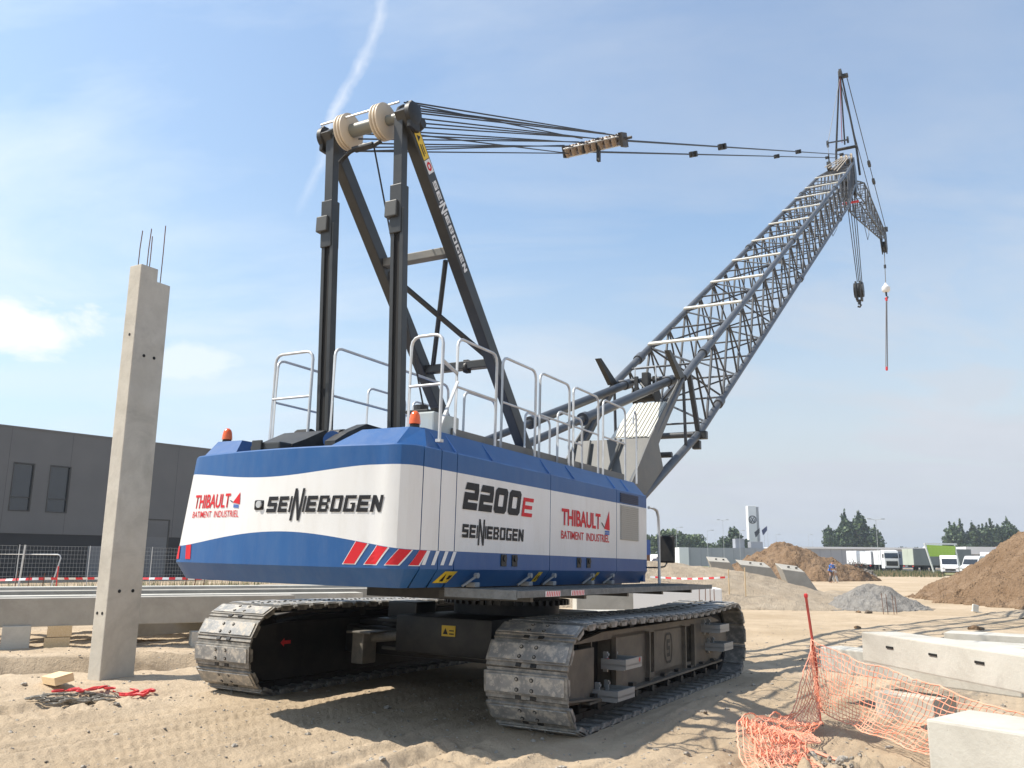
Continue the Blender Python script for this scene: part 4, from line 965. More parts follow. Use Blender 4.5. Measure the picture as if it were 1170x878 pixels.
# track chain
def track(vc,outer):
    name='crawler_track'
    f=CB()
    # closed centreline of the chain
    pts=[];
    zr,rr=.545,.515; u1=2.90
    N_=400
    segs=[]
    def top(t):  # from rear to front over the top with slight sag
        u=-u1+2*u1*t; return (u,1.06+.06*t-.045*math.sin(math.pi*t)+ .02*math.sin(2*math.pi*t))
    P=[]
    for i in range(60): P.append((u1-2*u1*i/60,.03))
    for i in range(40):
        a=rad(-90-180*i/40); P.append((-u1+rr*math.cos(a),zr+rr*math.sin(a)))
    for i in range(60): P.append(top(i/60))
    for i in range(40):
        a=rad(90-180*i/40); P.append((u1+(rr+.03)*math.cos(a),zr+.03+(rr+.03)*math.sin(a)-.0))
    Ls=[0]
    m=len(P)
    for i in range(m): Ls.append(Ls[-1]+math.hypot(P[(i+1)%m][0]-P[i][0],P[(i+1)%m][1]-P[i][1]))
    T=Ls[-1]; n=50; pitch=T/n
    def at(s):
        s%=T; i=0
        lo,hi=0,m
        while hi-lo>1:
            md=(lo+hi)//2
            if Ls[md]<=s: lo=md
            else: hi=md
        a=P[lo]; b=P[(lo+1)%m]; t=(s-Ls[lo])/(Ls[lo+1]-Ls[lo]); return (a[0]+(b[0]-a[0])*t,a[1]+(b[1]-a[1])*t)
    # side frame first (it is the track part)
    fo=vc+outer*.20; fi=vc-outer*.30
    f.pr([(-3.15,.30),(-2.75,.16),(2.7,.16),(3.1,.35),(3.2,.60),(2.9,.86),(1.8,.93),(-1.9,.93),(-2.8,.84),(-3.2,.6)],min(fo,fi)+.14,max(fo,fi)-.16,1)  # core coloured near-black as the shade seen through the web openings
    def plate(poly,a,b): f.pr(poly,a,b)
    e0,e1=(fo-.02*outer,fo+.03*outer); lo_,hi_=min(e0,e1),max(e0,e1)
    # outer web with openings made of separate plates
    plate([(-3.25,.28),(-2.25,.22),(-2.25,.80),(-2.85,.80),(-3.3,.62)],lo_,hi_)
    plate([(-1.70,.26),(-.62,.26),(-.62,.90),(-1.70,.90)],lo_,hi_)
    plate([(-2.25,.24),(-1.70,.24),(-1.70,.34),(-2.25,.34)],lo_,hi_)
    plate([(-2.9,.86),(2.8,.86),(2.3,.95),(-2.0,.95)],lo_,hi_)
    plate([(-.30,.30),(.85,.30),(.85,.88),(-.30,.88)],lo_,hi_)
    plate([(1.30,.30),(2.55,.25),(3.2,.5),(3.1,.8),(1.30,.88)],lo_,hi_)
    plate([(-.62,.28),(1.3,.28),(1.3,.36),(-.62,.36)],lo_,hi_)
    # flange
    g0,g1=sorted((fo+.03*outer,fo+.14*outer)); f.pr([(-2.6,.24),(2.5,.27),(2.5,.295),(-2.6,.265)],g0,g1); f.pr([(-3.25,.33),(-2.3,.26),(-2.3,.28),(-3.25,.35)],g0,g1)
    for u in(-1.72,.86,1.28,-.6): f.pr([(u-.02,.3),(u+.02,.3),(u+.02,.88),(u-.02,.88)],g0,(g0+g1)/2)
    for ua,ub in((-2.25,-1.70),(-.62,-.30),(.85,1.30)):
        for uu in(ua,ub): f.pr([(uu-.012,.28),(uu+.012,.28),(uu+.012,.88),(uu-.012,.88)],min(fo-.16*outer,fo),max(fo-.16*outer,fo))
    fr=f.build(name,[FRAME,DARKHOLE],crane)
    # rollers
    for k_ in range(9):
        u=-2.3+k_*.57; c=CB(); c.lathe(L(u,vc+.12,.20),(0,1,0),[(0,.05),(0,.13),(.08,.13),(.08,.09),(.16,.09),(.16,.13),(.24,.13),(.24,.05)],20); c.t((u,vc-.2,.2),(u,vc+outer*.32,.2),.045,10)
        c.b((u-.06,vc+outer*.26-.03,.17),(u+.06,vc+outer*.26+.03,.32)); c.build('track_roller',BLACK,fr,smooth=40)
    for u in(-.9,.9):
        c=CB(); c.t((u,vc-.16,.95),(u,vc+.16,.95),.075,14); c.build('carrier_roller',BLACK,fr)
    for u,z in((-2.9,.545),(2.93,.575)):
        c=CB(); c.lathe(L(u,vc+.14,z),(0,1,0),[(0,.1),(0,.36),(.05,.42),(.23,.42),(.28,.36),(.28,.1)],28)
        for j in range(13):
            a=j/13*2*math.pi; c.box(L(u+.44*math.cos(a),vc,z+.44*math.sin(a)),(.07,.16,.06),Matrix.Rotation(-a,3,'Y'))
        c.build('sprocket',BLACK,fr,smooth=40)
    # shoes: pad, raised frame, bolts and chain link
    W2=.475
    c=CB(); 
    hp=pitch*.5
    c.b((-hp*.70,-W2+.0,-.0),(hp*.78,W2,.032),0,.008)
    c.b((-hp*.55,-W2+.03,.032),(hp*.62,W2-.03,.046),1,.006)
    c.b((-hp*.98,-W2+.01,-.018),(-hp*.68,W2-.01,.012),0)
    c.b((hp*.74,-W2+.02,-.022),(hp*.99,W2-.02,.002),0)
    c.b((-hp*1.0,-.14,-.085),(hp*.96,-.07,-.004),2); c.b((-hp*1.0,.07,-.085),(hp*.96,.14,-.004),2)
    for v in(-.30,-.22,.22,.30): pass
    for v in(-.085,.085):
        for u in(-hp*.32,hp*.36): c.t((u,v,.040),(u,v,.052),.021,10,mi=2); c.t((u,v,.050),(u,v,.058),.013,6,mi=0)
        c.b((-hp*.97,v-.03,.0),(-hp*.72,v+.03,.026),2)
    # chamfered side ears
    for s_ in(-1,1):
        c.pr([(-hp*.55,.03),(hp*.62,.03),(hp*.5,-.035),(-hp*.45,-.035)],s_*(W2+.0),s_*(W2-.03),0)
    shoe=c.build('track_shoe',[SHOE,SHOEP,BLACK],fr)
    for i in range(n):
        a=at(i*pitch-.5*pitch*.9); b=at(i*pitch+.5*pitch*.9); mid=at(i*pitch)
        d=Vector((b[0]-a[0],0,b[1]-a[1])).normalized()
        # travelling rear along the bottom then up and forward: outward normal
        nrm=Vector((-d.z,0,d.x)); cx=(0,0)
        out=Vector((mid[0]*.0,0,mid[1]-.56)) if abs(mid[0])<u1 else Vector((mid[0]-(u1 if mid[0]>0 else -u1),0,mid[1]-.55))
        if nrm.dot(out)<0: nrm=-nrm
        X=d; Z=nrm; Y=Z.cross(X)
        mw=Matrix.Identity(4)
        for r in range(3): mw[r][0]=X[r]; mw[r][1]=Y[r]; mw[r][2]=Z[r]
        mw.translation=L(mid[0],vc,mid[1])
        o=shoe if i==0 else cp(shoe,fr)
        o.matrix_basis=mw
    # steps on the outer side
    if outer>0:
        for u,z in((-2.05,.61),(-2.28,.30),(1.75,.80),(1.95,.52)):
            c=CB(); v0=fo+.03; W_=.50; Dp=.30
            c.b((u,v0,z-.015),(u+W_,v0+Dp,z))
            c.b((u,v0+Dp-.02,z-.05),(u+W_,v0+Dp,z+.06)); c.pr([(u,z-.06),(u+.02,z-.06),(u+.02,z+.055),(u,z+.055)],v0,v0+Dp-.02); c.pr([(u+W_-.02,z-.06),(u+W_,z-.06),(u+W_,z+.055),(u+W_-.02,z+.055)],v0,v0+Dp-.02)
            for j in range(7): c.b((u+.05+j*.062,v0+.02,z),(u+.075+j*.062,v0+Dp-.03,z+.02))
            for du in(.10,.36): c.b((u+du,v0-.02,z-.10),(u+du+.04,v0+.03,z+.12)); c.t((u+du+.02,v0+.02,z+.09),(u+du+.02,v0+.045,z+.09),.018,6)
            c.build('step',mat('step_steel',(.33,.33,.32),.5,.3) if 'step_steel' not in D.materials else D.materials['step_steel'],fr)
        c=CB(); c.b((-1.95,v0,.62),(-1.92,v0+.04,.66)); c.lathe(L(-1.62,v0+.30,.64),(0,1,0),[(0,.0),(.0,.03),(.02,.03)],12); c.build('red_reflector',RED,fr)
        # maker's oval emblem with an S
        ps=ring(-.33,-.21,.33,.21,.05,.035,.2)+[[(x*.30-.12,y*.24-.12) for x,y in p] for p in glyph('S',.8,1,.22)]
        put_polys('emblem',[[(x*.5,y*.95) for x,y in p] for p in ps],lambda x,y:L(.25+x,fo+.036,.62+y),mat('emblem_dark',(.012,.011,.010),.6),fr)
    else:
        # red arrow on the inner side
        vi=fi+.10*1
        ps=[[(-.10,0),(-.03,.055),(-.03,-.055)],rect(-.03,-.022,.09,.022)]
        put_polys('arrow_sticker',ps,lambda x,y:L(-2.55+x,vc+.215,.60+y),RED,fr)
        f2=CB(); f2.pr([(-3.3,.25),(-2.75,.14),(2.7,.14),(3.1,.35),(3.2,.6),(2.9,.86),(-2.6,.86),(-3.3,.8)],vc+.17,vc+.21); f2.build('inner_plate',BLACK,fr)
    return fr
track(2.17,1); track(-2.12,-1)
# ------------------------------------------------------------------ pillar
def rotz(a): return Matrix.Rotation(a,3,'Z')
def pobj(name,loc,az,label,cat,group=None):
    e=empty(name,loc,-az); tag(e,label,cat,group); return e       # az: heading of local +Y, clockwise from world +Y
YAW=rad(29.24)
pl=pobj('concrete_pillar',(-5.63,12.62,gh(-5.6,12.3)-.3),YAW,'tall precast concrete pillar with bare rebar at its notched top','pillar')
# local y = crane forward, local x = right
w2,d2=.135,.275
mb=MB(); H=6.35
mb.bb((-w2,-d2,0),(w2,d2*.05,H),0,.012); mb.bb((-w2,d2*.05-.012,0),(w2,d2,H-.19),0,.012)
mb2=MB(); prof=[(-d2,0),(d2,0),(d2,H-.20),(.03,H-.20),(.03,H),(-d2,H)]
mb2.prism([(-w2,y,z) for y,z in prof],(2*w2,0,0)); sh=mb2.build('shaft',CONC,pl)
bv=sh.modifiers.new('b','BEVEL'); bv.width=.012; bv.segments=2
for x,y,top in((-.05,-.2,.62),(.05,-.12,.66),(-.05,.0,.60),(.07,.13,.80)):
    mb=MB(); z0=H-.25; mb.path([(x,y,z0),(x+.005,y,H+.3),(x+.012*(1 if y<0 else -1),y+.01,H+top-.03)],.008,6); mb.build('rebar',RUST,pl)
for (y,z) in((-.10,1.50),(.12,1.50),(-.08,4.95),(.10,4.95)):
    mb=MB(); mb.tube((w2-.02,y,z),(w2+.004,y,z),.025,14); mb.build('bolt_hole',DARKHOLE,pl)
for (x,z) in((-.06,1.20),(.05,1.20),(.02,5.25)):
    mb=MB(); mb.tube((x,-d2+.02,z),(x,-d2-.004,z),.022,14); mb.build('bolt_hole',DARKHOLE,pl)

# ------------------------------------------------------------------ precast beams and blocks
def beamobj(name,p,az,ln,w,z0,z1,m,label,group=None,bev=.015,cat='concrete beam',tilt=0,holes=()):
    """p = near-left lower corner in world, the beam runs along heading az; width to the right of that heading"""
    e=empty(name,(p[0],p[1],z0),-az); tag(e,label,cat,group); e.rotation_euler=(tilt,0,-az)
    mb=MB(); mb.bb((0,0,0),(w,ln,z1-z0),0,bev); b=mb.build('body',m,e)
    for (x,y,z,dx) in holes:
        h=MB(); h.box((x,y,z),(.012,dx,.022)); h.build('lifting_slot',DARKHOLE,e)
    return e
az=rad(62)
# left: long beams lying on blocks between the site fence and the pillar
def along(p,az,t,s=0): return (p[0]+math.sin(az)*t+math.cos(az)*s, p[1]+math.cos(az)*t-math.sin(az)*s)
pb=(-9.06,15.79)
q=along(pb,az,-9,-.45)
beamobj('concrete_beam',q,az,14.2,.45,.40,.905,CONC3,'long grey concrete beam with a bright top, front one on the left, behind the pillar foot','beams stacked left of the crane')
q=along((-7.3,17.6),rad(40),0,-.0)
beamobj('concrete_beam',along((-7.7,16.9),rad(34),0,-.4),rad(34),9.5,.40,.12,.57,CONC3,'lower concrete beam running from the pillar back under the rear of the crane','beams stacked left of the crane')
for i,(t,s,zz0,zz1,ln,mm,lb) in enumerate(((-12,-1.5,.35,.90,19,CONC2,'pale concrete beam, second back behind the front left beam'),
        (-13,-2.4,.40,.96,22,CONC3,'pale concrete beam, third back on the left with short rebars standing on it'),
        (-10,-3.6,.40,1.0,20,CONC2,'pale concrete beam farthest back in front of the mesh fence'))):
    beamobj('concrete_beam',along(pb,az,t,s),az,ln,.5,zz0,zz1,mm,lb,'beams stacked left of the crane')
def block(name,p,az,dx,dy,dz,m,label,cat,group=None,z=None,bev=.01):
    zb=gh(*p)-.03 if z is None else z
    mb=MB(); mb.bb((-dx/2,-dy/2,0),(dx/2,dy/2,dz),0,bev); o=mb.build(name,m); o.location=(p[0],p[1],zb); o.rotation_euler=(0,0,-az); tag(o,label,cat,group); return o
block('support_block',(-8.95,16.05),az,.45,.45,.42,CONC2,'small white concrete block propping the front left beam','block')
block('timber_block',(-8.33,16.30),az,.30,.42,.215,TIMB,'lower raw timber block under the front left beam','timber block','timber blocks under the beam')
block('timber_block',(-8.31,16.32),az,.30,.40,.20,TIMB,'upper raw timber block touching the underside of the front left beam','timber block','timber blocks under the beam',z=.195+gh(-8.3,16.3))
block('support_block',(-10.6,15.4),az,.5,.3,.4,CONC3,'grey concrete block at the left edge under the front beam','block')
block('support_block',(-6.15,17.4),az,.35,.25,.30,CONC2,'small pale concrete block in the shade left of the rear track','block')
for k_,(x,y,h) in enumerate(((-12.0,21.2,.75),(-11.75,21.3,.6),(-11.5,21.5,.62),(-8.4,22.6,.55),(-8.2,22.7,.6),(-8.0,22.8,.5))):
    mb=MB(); mb.tube((x,y,.85),(x+.03,y,.95+h*.45),.012,5); o=mb.build('rebar_stub',RUST); tag(o,'rusty rebar stub upright on the left concrete beams','rebar','rebar stubs on the left beams')
# right: stacked beams with lifting slots
aA=rad(-10.5)
A_=beamobj('concrete_beam',(4.79,5.66),aA,4.42,.45,.60,.92,CONC2,'long pale concrete beam with small lifting slots, top of the stack behind the orange net','beams stacked at the right',
   holes=[(-.004,y,.20,.12) for y in(.9,1.75,2.55,3.2,3.9)])
B_=beamobj('concrete_beam',(5.42,9.46),rad(-32),2.55,.42,.30,.598,CONC2,'short concrete beam lying crosswise under the end of the long right-hand beam','beams stacked at the right')
block('support_block',(4.78,10.55),rad(-32),.45,.75,.30,CONC2,'concrete block on the ground under the right-hand beam stack','block')
block('support_block',(5.15,6.5),rad(-10),.4,.6,.62,CONC3,'grey concrete block propping the near end of the long right-hand beam','block')
# near right block: runs to the right out of the frame
e=empty('concrete_block',(3.52,6.88,gh(3.6,7)-.04),-rad(-38)); e.location.z=0
mb=MB(); mb.bb((-.40,-.55,-.05),(1.9,.0,0),0)
e_=e; D.objects.remove(e)
def obox(name,corner,dirx,ln,w,z0,z1,m,label,cat,bev=.02):
    """corner = left-near corner, dirx = heading of the long side going right"""
    e=empty(name,(corner[0],corner[1],0),0); dx=Vector((math.sin(dirx),math.cos(dirx),0)); dy=Vector((-dx.y,dx.x,0))
    mb=MB(); Rm=Matrix((dx,dy,Vector((0,0,1)))).transposed(); mb.box(dx*ln/2+dy*w/2+Vector((0,0,(z0+z1)/2)),(ln,w,z1-z0),Rm,0,bev)
    D.objects.remove(e)
    o=mb.build(name,m); o.location=(corner[0],corner[1],0); tag(o,label,cat); return o
obox('concrete_block',(3.22,6.95),rad(141.5),1.9,.72,-.08,.515,CONC2,'big pale rectangular concrete block cut off by the bottom right corner of the picture','concrete block')
# flat slabs on the ground behind them
for i,(c0,dirx,ln,w,z0,z1,lb) in enumerate((((8.3,17.2),rad(128),9,1.0,.02,.17,'flat pale concrete plank lying behind the right-hand beam, nearer one'),((9.0,18.3),rad(126),9,.8,.02,.27,'flat pale concrete plank lying behind the right-hand beam, farther one'))):
    obox('concrete_plank',c0,dirx,ln,w,z0,z1,CONC2,lb,'concrete plank',.01)
mb=MB(); mb.bb((-.02,-.02,-.6),(.02,.02,1.36)); 
mb=MB(); mb.path([(0,0,-.2),(-.02,0,.6),(-.085,.02,1.37)],.016,8); rp=mb.build('red_post',REDP); rp.location=(3.56,10.26,gh(3.56,10.26)); tag(rp,'leaning red steel post holding up the orange safety net','post')
mb=MB(); mb.lathe((-.085,.02,1.36),(0,0,1),[(0,.018),(.01,.022),(.04,.022),(.05,.01)],10); mb.build('post_cap',RED,rp)
# ------------------------------------------------------------------ orange net
def smooth_pts(P,n):
    P=np.array(P,float); m=len(P); t=np.linspace(0,m-1,n); out=[]
    for x in t:
        i=min(int(x),m-2); f=x-i
        p0=P[max(i-1,0)];p1=P[i];p2=P[i+1];p3=P[min(i+2,m-1)]
        out.append(.5*((2*p1)+(-p0+p2)*f+(2*p0-5*p1+4*p2-p3)*f*f+(-p0+3*p1-3*p2+p3)*f**3))
    return np.array(out)
def net(rows_top,rows_bot,na,nb,jit,sag,seed,flat=0):
    """ruled surface between two curves, returned as strand tubes"""
    rg=np.random.RandomState(seed)
    T=smooth_pts(rows_top,na); Bm=smooth_pts(rows_bot,na); mb=MB()
    ph=rg.rand(6)*6
    G=np.zeros((na,nb,3))
    for i in range(na):
        for j in range(nb):
            b=j/(nb-1); a=i/(na-1)
            p=T[i]*(1-b)+Bm[i]*b
            w=math.sin(b*math.pi)
            p=p+np.array([.6*math.sin(a*23+ph[0]+b*5),.8*math.cos(a*17+ph[1]+b*7),0])*jit*(.35+b)
            p[2]+=flat*(.5+.5*math.sin(a*31+ph[2]+b*9))*(.3+math.sin(b*19+a*13+ph[3])**2)-sag*w*math.sin(a*math.pi)
            p+=rg.randn(3)*.004
            G[i,j]=p
    for j in range(nb): mb.path([tuple(G[i,j]) for i in range(na)],.0048 if j not in(0,nb-1) else .0075,3)
    for i in range(na): mb.path([tuple(G[i,j]) for j in range(nb)],.0036,3)
    return mb
zg=lambda x,y:gh(x,y)+.01
a1=net([(3.50,10.27,.80),(3.72,9.62,.66),(3.98,8.75,.57),(4.20,7.85,.47),(4.52,6.55,.40)],
       [(3.50,10.22,.03),(3.55,9.55,.02),(3.62,8.75,.02),(3.80,8.0,.02),(4.25,7.85,.1)],58,15,.03,.07,3,.02)
nt1=a1.build('safety_net',NET,smooth=60); tag(nt1,'orange plastic safety net stretched from the red post along the right-hand beams','safety net')
a2=net([(3.50,10.27,.80),(3.38,10.0,.62),(3.05,9.7,.12),(2.72,9.2,.12),(2.42,8.75,.20),(2.12,8.25,.26),(1.92,7.6,.18),(1.84,7.0,.1)],
       [(3.53,10.22,.03),(3.45,9.95,.05),(3.28,9.45,.03),(3.05,8.95,.04),(2.86,8.45,.06),(2.66,7.95,.10),(2.48,7.4,.08),(2.38,6.8,.05)],74,14,.05,.02,5,.045)
# lower edge of the flat net lying on the ground in front of the beams
nt2=a2.build('safety_net_heap',NET,smooth=60); nt2['name_note']='' ; del nt2['name_note']; nt2.name='safety_net'
tag(nt2,'crumpled heap of orange net collapsed on the sand left of the red post','safety net')
a3=net([(2.15,8.35,.22),(2.10,8.0,.24),(2.05,7.6,.20),(1.98,7.2,.12)],[(2.55,8.55,.06),(2.6,8.1,.10),(2.5,7.7,.10),(2.42,7.3,.06)],46,14,.05,0,9,.07)
o=a3.build('safety_net',NET,smooth=60); tag(o,'bunched folds of orange net piled on top of the crumpled heap','safety net')
mb=MB(); mb.path([(2.48,7.95,.06),(2.6,7.85,.10),(2.75,7.7,.06),(2.9,7.5,.05)],.016,6); o=mb.build('orange_tube',NET); tag(o,'short orange tube end lying on the sand beside the net heap','tube')
# ------------------------------------------------------------------ stones and rubble
def stone(name,p,r,m,seed,lab,group,cat='stone',sq=.7):
    rg=random.Random(seed); bm=bmesh.new(); bmesh.ops.create_icosphere(bm,subdivisions=2,radius=r)
    for v in bm.verts:
        k=1+.35*(rg.random()-.5); v.co=Vector((v.co.x*k,v.co.y*k*.85,v.co.z*k*sq))
    me=D.meshes.new(name); bm.to_mesh(me); bm.free(); me.materials.append(m)
    o=D.objects.new(name,me); COL.objects.link(o); o.location=(p[0],p[1],gh(*p)+r*.15); o.rotation_euler=(0,0,rg.random()*6); tag(o,lab,cat,group); return o
rgn=random.Random(11); st=[]
protos=[stone('stone',(2.7+.2*i,7.7),.035,RUB,i,'small pale rubble stone on the spoil beside the near right block','rubble stones by the near block') for i in range(5)]
for i in range(110):
    a=rgn.random()*6.28; rr_=rgn.random()**.6
    x=3.0+.75*rr_*math.cos(a)-.12; y=7.75+.55*rr_*math.sin(a)-.1
    o=protos[i%5].copy(); COL.objects.link(o); s_=rgn.uniform(.3,1.6); o.scale=(s_,s_,s_); o.rotation_euler=(rgn.random(),rgn.random(),rgn.random()*6); o.location=(x,y,gh(x,y)+.01*s_)
# loose pebbles over the whole foreground: one object nobody could count
mb=MB(); bm=bmesh.new(); bmesh.ops.create_icosphere(bm,subdivisions=1,radius=1); bv_=[v.co.copy() for v in bm.verts]; bm.verts.index_update(); bf_=[[v.index for v in f.verts] for f in bm.faces]; bm.free()
pts=[]
for i in range(6500):
    r_=2.5+ (rgn.random()**1.5)*22; a=rad(rgn.uniform(-38,38)); pts.append((r_*math.sin(a),r_*math.cos(a),rgn.uniform(.004,.016)*(1+.02*r_)*(2.6 if rgn.random()<.06 else 1)))
hz=ground_h(np.array([p[0] for p in pts]),np.array([p[1] for p in pts]))
for (x,y,s_),z in zip(pts,hz):
    k=[rgn.uniform(.6,1.3) for _ in bv_]
    mb.add([(x+v.x*s_*q_,y+v.y*s_*q_,z+v.z*s_*.6*q_+s_*.1) for v,q_ in zip(bv_,k)],bf_)
pb_=mb.build('loose_pebbles',RUB); tag(pb_,'scattered small pebbles and clods on the sand','pebbles',kind='stuff')
# ------------------------------------------------------------------ chain sling with red hooks and board on the left
def link(mb,c,d,nrm,l=.075,w=.045,r=.011,mi=0):
    d=Vector(d).normalized(); n=Vector(nrm).normalized(); s_=d.cross(n).normalized(); P=[]
    for t in range(12):
        a=t/12*2*math.pi; P.append(Vector(c)+d*math.cos(a)*l*.5*1.25+s_*math.sin(a)*w*.5)
    mb.path(P,r,6,mi,True)
ch=empty('chain_sling',(-5.1,10.7,gh(-5.1,10.7))); tag(ch,'dirty steel chain sling with red hooks lying on the sand before the pillar','chain')
def rel(x,y,z): return (x+5.1,y-10.7,gh(x,y)+z-ch.location.z)
for pi_,P in enumerate(([(-5.52,10.28),(-5.35,10.38),(-5.2,10.60),(-5.02,10.72),(-4.86,10.62),(-4.75,10.75)],[(-5.5,10.35),(-5.3,10.50),(-5.12,10.78),(-4.98,10.92),(-4.82,10.95)],[(-5.42,10.25),(-5.25,10.30),(-5.12,10.48),(-5.0,10.60),(-4.9,10.78)],[(-5.3,10.42),(-5.2,10.5),(-5.05,10.6),(-4.95,10.72),(-4.85,10.72)])):
    Q=smooth_pts([(a,b,0) for a,b in P],17); mb=MB()
    for i in range(16):
        a=Q[i];b=Q[i+1]; c_=(a+b)/2; d=b-a; up_=(0,0,1) if i%2 else (d[1],-d[0],.35)
        link(mb,rel(c_[0]+rgn.uniform(-.008,.008),c_[1],.02+.02*pi_%.05+rgn.uniform(0,.015)),d,up_)
    mb.build('chain',STEELD,ch,smooth=60)
for (x,y,a,s_) in((-5.3,10.86,.9,1.3),(-5.12,10.95,.6,1.25),(-5.02,11.05,1.1,1.15),(-4.78,11.12,.1,1.35),(-4.62,11.02,-.5,1.3),(-4.5,11.05,.3,1.1),(-5.2,10.9,1.9,1)):
    mb=MB(); P=[(-.10,0,0),(-.03,.012,0),(.03,.02,0),(.085,.045,0),(.10,.085,0),(.06,.115,0),(.015,.105,0)]
    P=[rel(x+s_*(p[0]*math.cos(a)-p[1]*math.sin(a)),y+s_*(p[0]*math.sin(a)+p[1]*math.cos(a)),.045) for p in P]
    mb.path(P,[.012,.014,.017,.019,.018,.014,.008],8)
    link(mb,rel(x-s_*.13*math.cos(a),y-s_*.13*math.sin(a),.05),(math.cos(a),math.sin(a),0),(0,0,1),.10,.075,.013)
    mb.build('hook',RED,ch,smooth=60)
bo=MB(); bo.bb((-.11,-.45,0),(.11,.45,.10),0,.004); b_=bo.build('timber_board',TIMB); b_.location=(-5.86,11.62,gh(-5.8,11.6)+.06); b_.rotation_euler=(rad(5),rad(14),-rad(142)); tag(b_,'short pale sawn board lying by the chains before the pillar','board')
# ------------------------------------------------------------------ earth piles
def heap(name,cx,cy,hf,ext,n,m,label,cat='pile',kind=None):
    xs=np.linspace(cx-ext[0],cx+ext[0],n); ys=np.linspace(cy-ext[1],cy+ext[1],n); X,Y=np.meshgrid(xs,ys)
    Z=hf(X,Y); base=ground_h(X,Y,False)
    o=grid_mesh(name,X,Y,np.where(Z>0,base+Z,base-.25+np.maximum(Z,-.6)*.3),m); tag(o,label,cat,kind=kind); return o
def cone(X,Y,cx,cy,r,h,p=1.0,ax=1,ay=1): return h*(1-(np.hypot((X-cx)/ax,(Y-cy)/ay)/r)**p)
def smax(a,b,k=.3): return np.log(np.exp(a/k)+np.exp(b/k))*k
dh=lambda X,Y: smax(cone(X,Y,29.9,37.8,11.6,7.3),cone(X,Y,22.5,31.6,4.2,1.3),.4)+.5*fbm(X*.45,Y*.45,5,.55)+.28*fbm(X*1.7,Y*1.7,5,.65)-.25
heap('dirt_pile',26,36,dh,(14,13),330,DIRT,'big brown earth pile rising out of the right edge of the picture','earth pile')
ch_=lambda X,Y: smax(smax(cone(X,Y,25.6,80,6.1,3.15,2.0),cone(X,Y,29.4,80,4.0,2.4,1.3),.3),cone(X,Y,21.8,80,4.4,1.3),.35)+.75*fbm(X*.6,Y*.6,5,.62)-.2
heap('dirt_pile',27,80,ch_,(10,9),260,DIRT,'distant brown earth pile behind the tilted slabs, left of the two workers','earth pile')
gp_=lambda X,Y: cone(X,Y,13.35,32.3,2.15,.98,1.15)+.2*fbm(X*1.6,Y*1.6,5,.6)-.08
heap('gravel_pile',13.4,32.2,gp_,(3,3),200,GRAV,'small grey gravel pile between the berm and the big earth pile','gravel pile')
def bh(X,Y):
    prof=np.interp(X,[-8,-4,5,6.5,8.2,10,12,13.6,15.2,16.5],[.7,1.3,1.75,1.62,1.42,1.2,.72,.34,.12,-.3])
    cy=35.2+.0*X
    t=np.abs(Y-cy)/np.where(Y<cy,4.4,6.0)
    return prof*(1-t**1.3)+.13*fbm(X*.6,Y*.6,5,.55)+.05*fbm(X*3,Y*3,3)-.05
heap('gravel_berm',4,36,bh,(14,9),300,BERM,'long low tan gravel bank behind the crane with slabs stuck in it','gravel bank')
# ------------------------------------------------------------------ tilted slabs
for (Y,P,th_,lb) in ((44,[(10.05,1.66),(11.12,1.60),(11.75,.55),(10.4,.75)],.5,'tilted pale concrete slab farthest back on the gravel bank'),
        (40,[(10.58,1.52),(11.97,1.39),(12.5,.55),(11.2,.65)],.6,'tilted concrete slab, middle one of the three on the gravel bank'),
        (35,[(10.92,1.38),(11.83,1.27),(12.62,.10),(11.3,.35)],.5,'tilted concrete slab, nearest of the three, leaning right over the gravel bank')):
    mb=MB(); mb.prism([(x,Y,z) for x,z in P],(.25,1.6*th_+.9,.22)); o=mb.build('concrete_slab',CONC3); bv=o.modifiers.new('b','BEVEL'); bv.width=.02; tag(o,lb,'concrete slab')
    for f in(.35,.7):
        x=P[0][0]+(P[1][0]-P[0][0])*f+.12; z=P[0][1]+(P[1][1]-P[0][1])*f+.11; h=MB(); h.tube((x,Y+.5,z-.03),(x,Y+.5,z+.035),.05,10); h.build('lifting_hole',DARKHOLE,o)
mb=MB(); mb.beam((4.0,23.2,.60),(6.35,22.65,.60),.5,.75,0); wb=mb.build('concrete_block',WWHITE)
D.objects.remove(wb)
obox('concrete_beam',(3.3,25.2),rad(96),2.75,1.2,.1,.90,WWHITE,'bright white concrete beam with rebar behind the front end of the right-hand track','concrete beam',.02)
for i,x in enumerate((5.25,5.42,5.55,5.66)):
    mb=MB(); mb.tube((x,24.3-.01*i,.5),(x+.02,24.35,.92),.012,5); o=mb.build('rebar_stub',RUST); tag(o,'thin rebar stub standing at the white beam behind the right-hand track','rebar','rebar stubs at the white beam')
for i,(x,y,l_,z1,lb) in enumerate(((.2,20.5,3.6,.50,'long white beam seen just above the right-hand track'),(1.7,22.4,1.5,.92,'white box-shaped beam end with two slots above the right-hand track'))):
    obox('concrete_beam',(x,y),rad(82),l_,.5,.05,z1,CONC2,lb,'concrete beam',.02)
for i,(x,y) in enumerate(((12.55,29.5),(12.70,29.5),(12.86,29.4),(13.0,29.5))):
    mb=MB(); mb.tube((x,y,-.1),(x-.03,y,.66-.03*i),.011,5); o=mb.build('rebar_stub',RUST); tag(o,'rusty rebar stub in the ground before the small grey gravel pile','rebar','rebar stubs before the gravel pile')
for (x,y,h,lb) in((8.02,32,.98,'left of two thin timber stakes by the gravel bank'),(8.62,32,1.05,'right of two thin timber stakes by the gravel bank')):
    mb=MB(); mb.beam((x,y,0),(x,y,h+.4),.035,.035,0,(1,0,0)); o=mb.build('timber_stake',TIMB); tag(o,lb,'stake')
